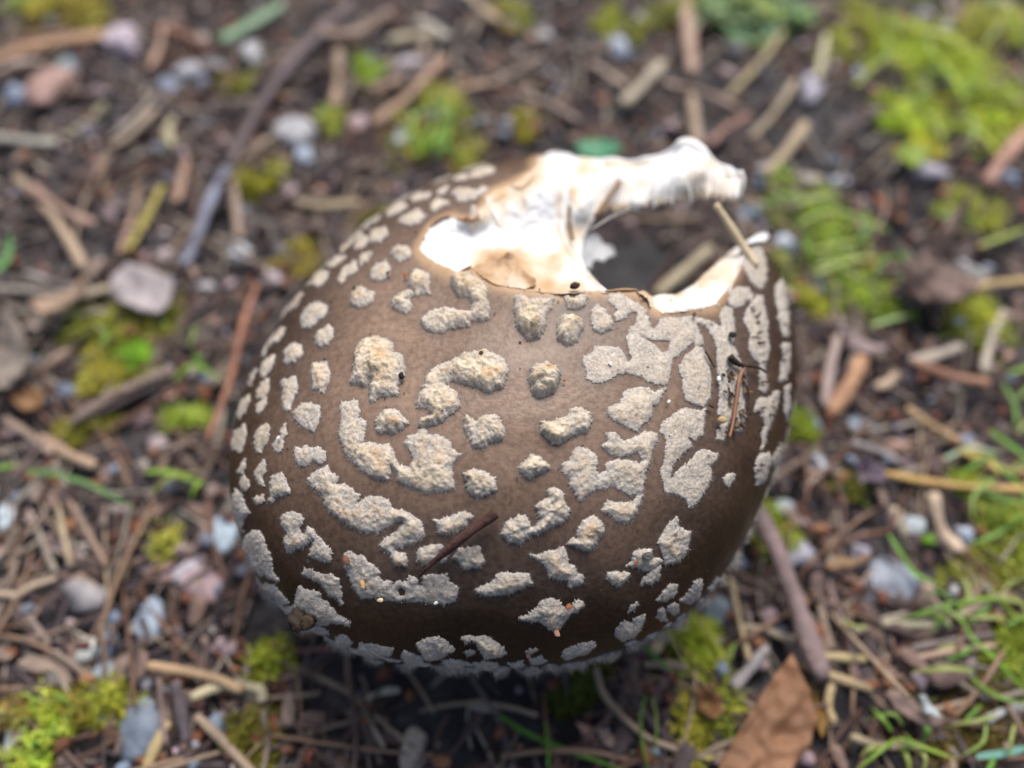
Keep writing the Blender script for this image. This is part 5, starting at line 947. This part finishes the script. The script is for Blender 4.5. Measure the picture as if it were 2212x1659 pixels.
def _moss(name, V, F, Cc):
    V = np.asarray(V); o = np.array([*V[:, :2].mean(0), V[:, 2].min()])
    return link(name, mesh(name, V - o, F, M['moss'], smooth=False, cols=np.array(Cc)), None, o)
MO = [(2020, 150, 190, 170, 330, (160, 190, 60), 'large bright moss cushion in the upper right bank', .8), (2140, 230, 170, 150, 300, (165, 195, 55), 'yellow green moss cushion against the red stick', .8), (2130, 70, 150, 100, 220, (165, 185, 80), 'pale moss cushion at the top of the bank', .7), (1890, 60, 110, 80, 160, (150, 170, 70), 'olive moss cushion left of the bank', .6), (1960, 250, 120, 70, 160, (160, 195, 55), 'low bright moss below the large cushion', .5), (1970, 330, 60, 50, 90, (185, 205, 50), 'small bright moss around the lobed leaf', .35),
      (935, 285, 120, 120, 190, (165, 185, 70), 'bright moss tuft behind the cap shoulder', .7), (560, 392, 84, 76, 140, (175, 190, 50), 'yellow moss tuft left of the cap shoulder', .5), (802, 140, 52, 60, 90, (150, 195, 60), 'small green moss tuft between two straws', .5), (728, 272, 52, 60, 90, (160, 190, 70), 'pale green moss tuft by the pink pebble', .5), (512, 180, 44, 40, 70, (160, 180, 50), 'yellow moss speck under the cream white stone', .4), (275, 730, 150, 130, 260, (140, 160, 50), 'olive moss patch below the white bark fragment', .5), (330, 690, 90, 70, 130, (165, 180, 70), 'pale moss patch beside the white bark fragment', .5), (230, 800, 80, 70, 120, (165, 175, 60), 'yellowish moss below the olive patch', .45), (300, 780, 44, 50, 80, (120, 190, 30), 'vivid green moss sprig in the olive patch', .6),
      (150, 25, 150, 60, 200, (175, 180, 70), 'yellow moss behind the straw bundle', .6), (60, 15, 90, 40, 110, (150, 180, 90), 'green moss left of the yellow moss', .5), (390, 915, 56, 34, 60, (150, 185, 70), 'vivid moss tuft left of the reddish needle', .6), (365, 1180, 46, 46, 60, (165, 180, 70), 'yellow green moss above the pink stone', .6), (160, 935, 80, 40, 90, (140, 150, 50), 'olive moss behind the thick tan straw', .4), (240, 1508, 60, 44, 90, (160, 180, 45), 'yellow moss sprig above the big slate stone', .5), (100, 1595, 56, 70, 110, (165, 200, 60), 'bright moss sprig beside the pale stone', .7), (160, 1530, 90, 50, 110, (140, 140, 55), 'brownish moss left of the big slate stone', .4), (40, 1535, 80, 40, 100, (150, 140, 70), 'straw coloured moss above the pale stone', .4),
      (1785, 530, 160, 150, 260, (150, 190, 70), 'grassy moss tuft right of the cap tip', .7), (1840, 640, 110, 70, 140, (145, 185, 50), 'green moss among the lilac pebbles', .6), (1740, 640, 60, 40, 70, (170, 190, 50), 'small yellow moss at the cap margin', .4), (2140, 700, 60, 60, 90, (175, 200, 60), 'yellow moss star on the right litter', .5), (2120, 730, 110, 80, 120, (140, 165, 60), 'olive moss under the yellow star', .4), (2100, 460, 110, 60, 120, (155, 180, 80), 'pale moss above the broad brown leaf', .5), (2180, 1150, 110, 130, 220, (140, 170, 60), 'green moss at the right grass edge', .6), (2140, 1230, 110, 80, 150, (145, 160, 60), 'brownish moss right of the grass crown', .4),
      (2180, 1420, 110, 120, 200, (130, 160, 45), 'green moss under the grass crown', .5), (2110, 1560, 170, 110, 260, (105, 100, 50), 'dark olive moss in the bottom right litter', .4), (1480, 1402, 90, 80, 150, (155, 185, 45), 'bright moss under the lower right margin', .5), (1500, 1420, 70, 60, 100, (150, 175, 50), 'dim moss beside the arched blade', .4), (1510, 1590, 60, 110, 150, (150, 160, 45), 'yellow moss strip left of the large leaf', .4), (1560, 1540, 50, 60, 90, (140, 165, 50), 'small moss sprig left of the large leaf', .5), (1690, 1160, 60, 50, 90, (140, 165, 40), 'moss sprig on the top of the thick stick', .5), (1730, 930, 60, 40, 80, (130, 160, 30), 'dark green moss sprig at the right margin', .4), (1830, 1050, 56, 40, 80, (110, 125, 40), 'dull moss under the purple leaf', .35),
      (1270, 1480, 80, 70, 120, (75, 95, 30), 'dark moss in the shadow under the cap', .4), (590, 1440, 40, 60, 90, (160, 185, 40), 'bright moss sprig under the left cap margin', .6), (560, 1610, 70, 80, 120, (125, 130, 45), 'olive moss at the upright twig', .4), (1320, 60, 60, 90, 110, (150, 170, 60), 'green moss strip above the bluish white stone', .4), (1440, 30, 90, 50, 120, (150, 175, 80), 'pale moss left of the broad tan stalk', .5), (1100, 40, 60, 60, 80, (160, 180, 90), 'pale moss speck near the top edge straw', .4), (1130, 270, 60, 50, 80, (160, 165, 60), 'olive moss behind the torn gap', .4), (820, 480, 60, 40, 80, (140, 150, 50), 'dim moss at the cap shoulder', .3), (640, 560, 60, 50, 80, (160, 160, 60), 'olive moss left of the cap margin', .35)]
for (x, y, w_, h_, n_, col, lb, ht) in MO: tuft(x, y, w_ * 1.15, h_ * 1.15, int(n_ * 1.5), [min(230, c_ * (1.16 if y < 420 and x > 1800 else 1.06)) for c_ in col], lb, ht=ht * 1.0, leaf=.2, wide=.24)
tuft(1615, 45, 150, 95, 60, (150, 190, 160), 'bluish green leafy clump at the top of the soil', 'leafy_clump', 'plant', .6, .42, .8)
tuft(1600, 20, 90, 60, 30, (150, 190, 110), 'small yellow green leafy clump behind the bluish clump', 'leafy_clump', 'plant', .6, .4, .8)

# ------------------------------------------------------------------ loose litter: nearest pieces one by one, the fine mat as stuff
OUT = [(1180,338),(1080,352),(980,382),(880,427),(790,482),(720,542),(660,612),(610,692),(575,762),(545,832),(512,900),(497,960),(490,1040),(520,1170),(575,1260),(650,1340),(800,1418),(1050,1450),(1300,1418),(1470,1333),(1580,1213),(1655,1070),(1700,930),(1712,740),(1690,590),(1650,510),(1600,400),(1500,310),(1350,350)]
LAND = [(on_z(q[0], q[1], .15), q[5]) for q in ST] + [(on_z(*q[1][len(q[1]) // 2], .15), q[4]) for q in SW] + [(on_z(q[0], q[1], .15), q[6]) for q in MO]
LAND = [q for q in LAND if len(q[1].split()) <= 9]
LP = np.array([q[0][:2] for q in LAND])
def near(p): return LAND[int(np.argmin(np.hypot(*(LP - p[:2]).T)))][1]
BARE = [(on_z(x, y, 0), r_) for x, y, r_ in ((1560, 185, 1.5), (1640, 190, 1.3), (1790, 285, 1.6), (1340, 90, .9), (2010, 690, 1.0), (1420, 600, 1.0), (1350, 560, 1.0), (640, 1330, 1.0), (740, 1440, .9), (950, 1480, 1.0), (1180, 1480, .9), (1700, 1430, .5), (470, 900, .6), (250, 245, .7), (230, 520, .8), (560, 470, .8))]
def bare(p): return any(math.hypot(p[0] - q[0], p[1] - q[1]) < r_ * (1 + .4 * noise.noise(Vector((p[0], p[1], 2)))) for q, r_ in BARE)
def free_spot():
    while True:
        x, y = rng.uniform(-10, 2222), rng.uniform(-10, 1669)
        if not inpoly([(x, y)], OUT)[0] and not (bare(on_z(x, y, 0)) and rng.random() < .8): return x, y
def needle_geo(p, ang, L, r_, bend, tilt, V, F, Cc=None, col=None, k=4, m_=4):
    k0 = len(V); d = np.array([math.cos(ang), math.sin(ang), tilt]); a = np.array([-math.sin(ang), math.cos(ang), 0])
    for i in range(m_):
        s = i / (m_ - 1) - .5; c_ = p + d * L * s + a * bend * (s * s) * L + np.array([0, 0, -abs(bend) * s * s * L * .4])
        rr = r_ * (1 - .5 * max(0, s))
        for j in range(k):
            t_ = 6.283 * j / k; V.append(c_ + a * math.cos(t_) * rr + np.array([0, 0, 1]) * math.sin(t_) * rr * .7)
            if Cc is not None: Cc.append(col)
    F += [(k0 + i * k + j, k0 + i * k + (j + 1) % k, k0 + (i + 1) * k + (j + 1) % k, k0 + (i + 1) * k + j) for i in range(m_ - 1) for j in range(k)]
    F += [tuple(k0 + j for j in range(k - 1, -1, -1)), tuple(k0 + (m_ - 1) * k + j for j in range(k))]
tones = {'pine_needle': [(140, 100, 78), (168, 132, 104), (120, 92, 80), (186, 158, 128)], 'bark_crumb': [(158, 98, 68), (136, 84, 64), (176, 122, 88), (112, 74, 60)], 'grit_grain': [(196, 188, 190), (160, 172, 190), (205, 172, 170), (140, 145, 155)], 'bark_flake': [(120, 96, 88), (96, 80, 78), (150, 120, 105), (176, 148, 128)]}
words = {(140, 100, 78): 'reddish brown', (168, 132, 104): 'tan', (120, 92, 80): 'dark brown', (186, 158, 128): 'pale straw coloured', (158, 98, 68): 'rust orange', (136, 84, 64): 'deep rust red', (176, 122, 88): 'light orange', (112, 74, 60): 'dark chestnut', (196, 188, 190): 'whitish', (160, 172, 190): 'bluish', (205, 172, 170): 'pinkish', (140, 145, 155): 'slate grey', (96, 80, 78): 'blackish brown', (150, 120, 105): 'mid brown', (176, 148, 128): 'light tan'}
for kd, cnt_ in (('pine_needle', 200), ('bark_crumb', 260), ('grit_grain', 70), ('bark_flake', 240)):
    protos = {}
    for i in range(cnt_):
        x, y = free_spot(); p = on_z(x, y, .15); z = max(-.12, soil_z(p[0], p[1])); col = rng.choice(tones[kd]); v_ = i % 6
        if (kd, v_) not in protos:
            V, F = [], []
            if kd == 'pine_needle': needle_geo(np.zeros(3), 0, rng.uniform(1.2, 2.6), rng.uniform(.022, .042), rng.uniform(-.4, .4), 0, V, F, k=5, m_=7)
            else:
                sz = {'bark_crumb': (.13, .09, .07), 'grit_grain': (.13, .11, .09), 'bark_flake': (.26, .11, .04)}[kd]; V0, F, s_, R_ = chunk((0, 0, 0), sz, 700 + v_ + len(kd), 2, planes=7); V = (V0 * s_) @ R_.T
            protos[(kd, v_)] = mesh(kd, V, F, M['stone' if kd == 'grit_grain' else 'straw' if kd == 'pine_needle' else 'bark'], smooth=kd != 'bark_flake')
        o = link(kd, protos[(kd, v_)], None, (p[0], p[1], z + rng.uniform(.08, .32)), tuple(c_ * .85 for c_ in alb(col))); o.rotation_euler = (rng.gauss(0, .22), rng.gauss(0, .22), rng.uniform(0, 6.28)); k_ = rng.uniform(.6, 1.5); o.scale = (k_, k_, k_)
        wd_ = words.get(col, 'grey brown'); wd_ = 'dull grey brown' if (kd == 'bark_flake' and col == (120, 96, 88)) else wd_
        lab = f"{wd_} {dict(pine_needle='pine needle', bark_crumb='bark crumb', grit_grain='grit grain', bark_flake='bark flake')[kd]} near the {near(p)}"
        tag(o, lab, {'pine_needle': 'needle', 'bark_crumb': 'bark', 'grit_grain': 'grit', 'bark_flake': 'bark'}[kd], f'{wd_} {kd.replace("_", " ")}s on the soil')
for cx_, cy_, sx_, sy_, n_, L0 in ((1790, 520, 90, 70, 16, 110), (2180, 1010, 60, 90, 12, 120), (2110, 1350, 90, 70, 12, 120), (935, 300, 50, 40, 10, 80), (2050, 180, 110, 90, 18, 110), (2120, 1600, 80, 40, 6, 100), (1960, 1600, 50, 40, 5, 80), (330, 720, 70, 60, 6, 70), (1470, 1420, 50, 40, 5, 70), (80, 1560, 60, 50, 5, 60)):
    for _ in range(n_):
        x, y = rng.gauss(cx_, sx_), rng.gauss(cy_, sy_)
        if inpoly([(x, y)], OUT)[0]: continue
        a = rng.uniform(0, 6.283); L = L0 * rng.uniform(.5, 1.1); b2 = a + rng.uniform(-.9, .9)
        P_ = [(x, y), (x + math.cos(a) * L * .5, y + math.sin(a) * L * .4), (x + math.cos(a) * L * .5 + math.cos(b2) * L * .5, y + math.sin(a) * L * .4 + math.sin(b2) * L * .4)]
        blade(P_, rng.uniform(7, 12), rng.choice([(150, 190, 80), (175, 200, 100), (125, 175, 65), (190, 195, 110)]), f'thin green grass blade near the {near(on_z(x, y, .15))}', .2 + .3 * rng.random(), rng.uniform(.05, .3), 'thin grass blades among the litter')
def rand_ground():
    while True:
        q = (rng.uniform(-17, 17), rng.uniform(-10, 19)) if rng.random() < .72 else (rng.gauss(0, 20), rng.gauss(6, 20))
        if not (rng.random() < .75 and bare(q)): return q
def stuff(name, n_, maker, label, cat, mat='litter', smooth=False):
    V, F, Cc = [], [], []
    for _ in range(n_): maker(V, F, Cc)
    o = link(name, mesh(name, np.array(V), F, M[mat], smooth=smooth, cols=np.array(Cc) * np.array([1.0, 1.0, 1.04]))); tag(o, label, cat, kind='stuff')
def mk_needle(V, F, Cc):
    x, y = rand_ground(); c_ = np.array(alb(rng.choice([(136, 112, 98), (108, 92, 90), (176, 152, 128), (80, 68, 68), (124, 90, 74), (190, 172, 148)]))) * rng.uniform(.5, 1.1)
    needle_geo(np.array([x, y, max(-.12, soil_z(x, y)) + rng.uniform(.0, .26)]), rng.uniform(0, 6.28), rng.uniform(.4, 2.1), rng.choice([.018, .022, .028, .035, .055]), rng.uniform(-.5, .5), rng.uniform(-.2, .2), V, F, Cc, c_)
OCT = [(1, 0, 0), (-1, 0, 0), (0, 1, 0), (0, -1, 0), (0, 0, 1), (0, 0, -1)]; OF = [(0, 2, 4), (2, 1, 4), (1, 3, 4), (3, 0, 4), (2, 0, 5), (1, 2, 5), (3, 1, 5), (0, 3, 5)]
def mk_crumb(pal, lo, hi, flat):
    def f_(V, F, Cc):
        x, y = rand_ground(); c_ = np.array(alb(rng.choice(pal))) * rng.uniform(.6, 1.1); s = rng.uniform(lo, hi); k_ = len(V); p = np.array([x, y, max(-.15, soil_z(x, y)) + s * .3])
        a = rng.uniform(0, 6.28); ca, sa = math.cos(a), math.sin(a); sx, sy = rng.uniform(.6, 1.6), rng.uniform(.6, 1)
        for q in OCT:
            q = np.array(q) * rng.uniform(.75, 1.25) + np.array([rng.uniform(-.25, .25) for _ in range(3)]); V.append(p + s * np.array([(q[0] * ca * sx - q[1] * sa * sy), (q[0] * sa * sx + q[1] * ca * sy), q[2] * flat])); Cc.append(c_)
        F.extend([tuple(k_ + j for j in t_) for t_ in OF])
    return f_
stuff('needle_litter', 10000, mk_needle, 'fine mat of broken brown needles and fibres covering the soil', 'litter')
def mk_flake(V, F, Cc):
    mk_crumb([(176, 150, 134), (158, 138, 136), (128, 110, 112), (200, 180, 162), (164, 100, 70), (110, 92, 92), (188, 146, 122), (190, 160, 158), (150, 156, 168)], .05, .18, .2)(V, F, Cc)
    for k_ in range(-6, 0): V[k_] = V[k_] + np.array([0, 0, .06 + .12 * rng.random() * 0 + .07])
stuff('leaf_litter', 2600, mk_flake, 'broken tan and brown flakes of leaf and bark matted over the soil', 'litter')
stuff('soil_crumbs', 8000, mk_crumb([(60, 48, 44), (44, 36, 36), (84, 66, 58), (72, 60, 64)], .05, .2, .7), 'dark crumbs of damp soil between the litter', 'soil')
stuff('bark_mulch', 3000, mk_crumb([(138, 88, 64), (112, 74, 60), (100, 84, 80), (136, 112, 100), (84, 70, 74)], .05, .17, .5), 'small brown and rusty bark crumbs mixed in the soil', 'mulch')
stuff('fine_grit', 900, mk_crumb([(190, 184, 186), (150, 160, 175), (200, 170, 168)], .03, .09, .8), 'fine pale grit sprinkled through the soil', 'grit')
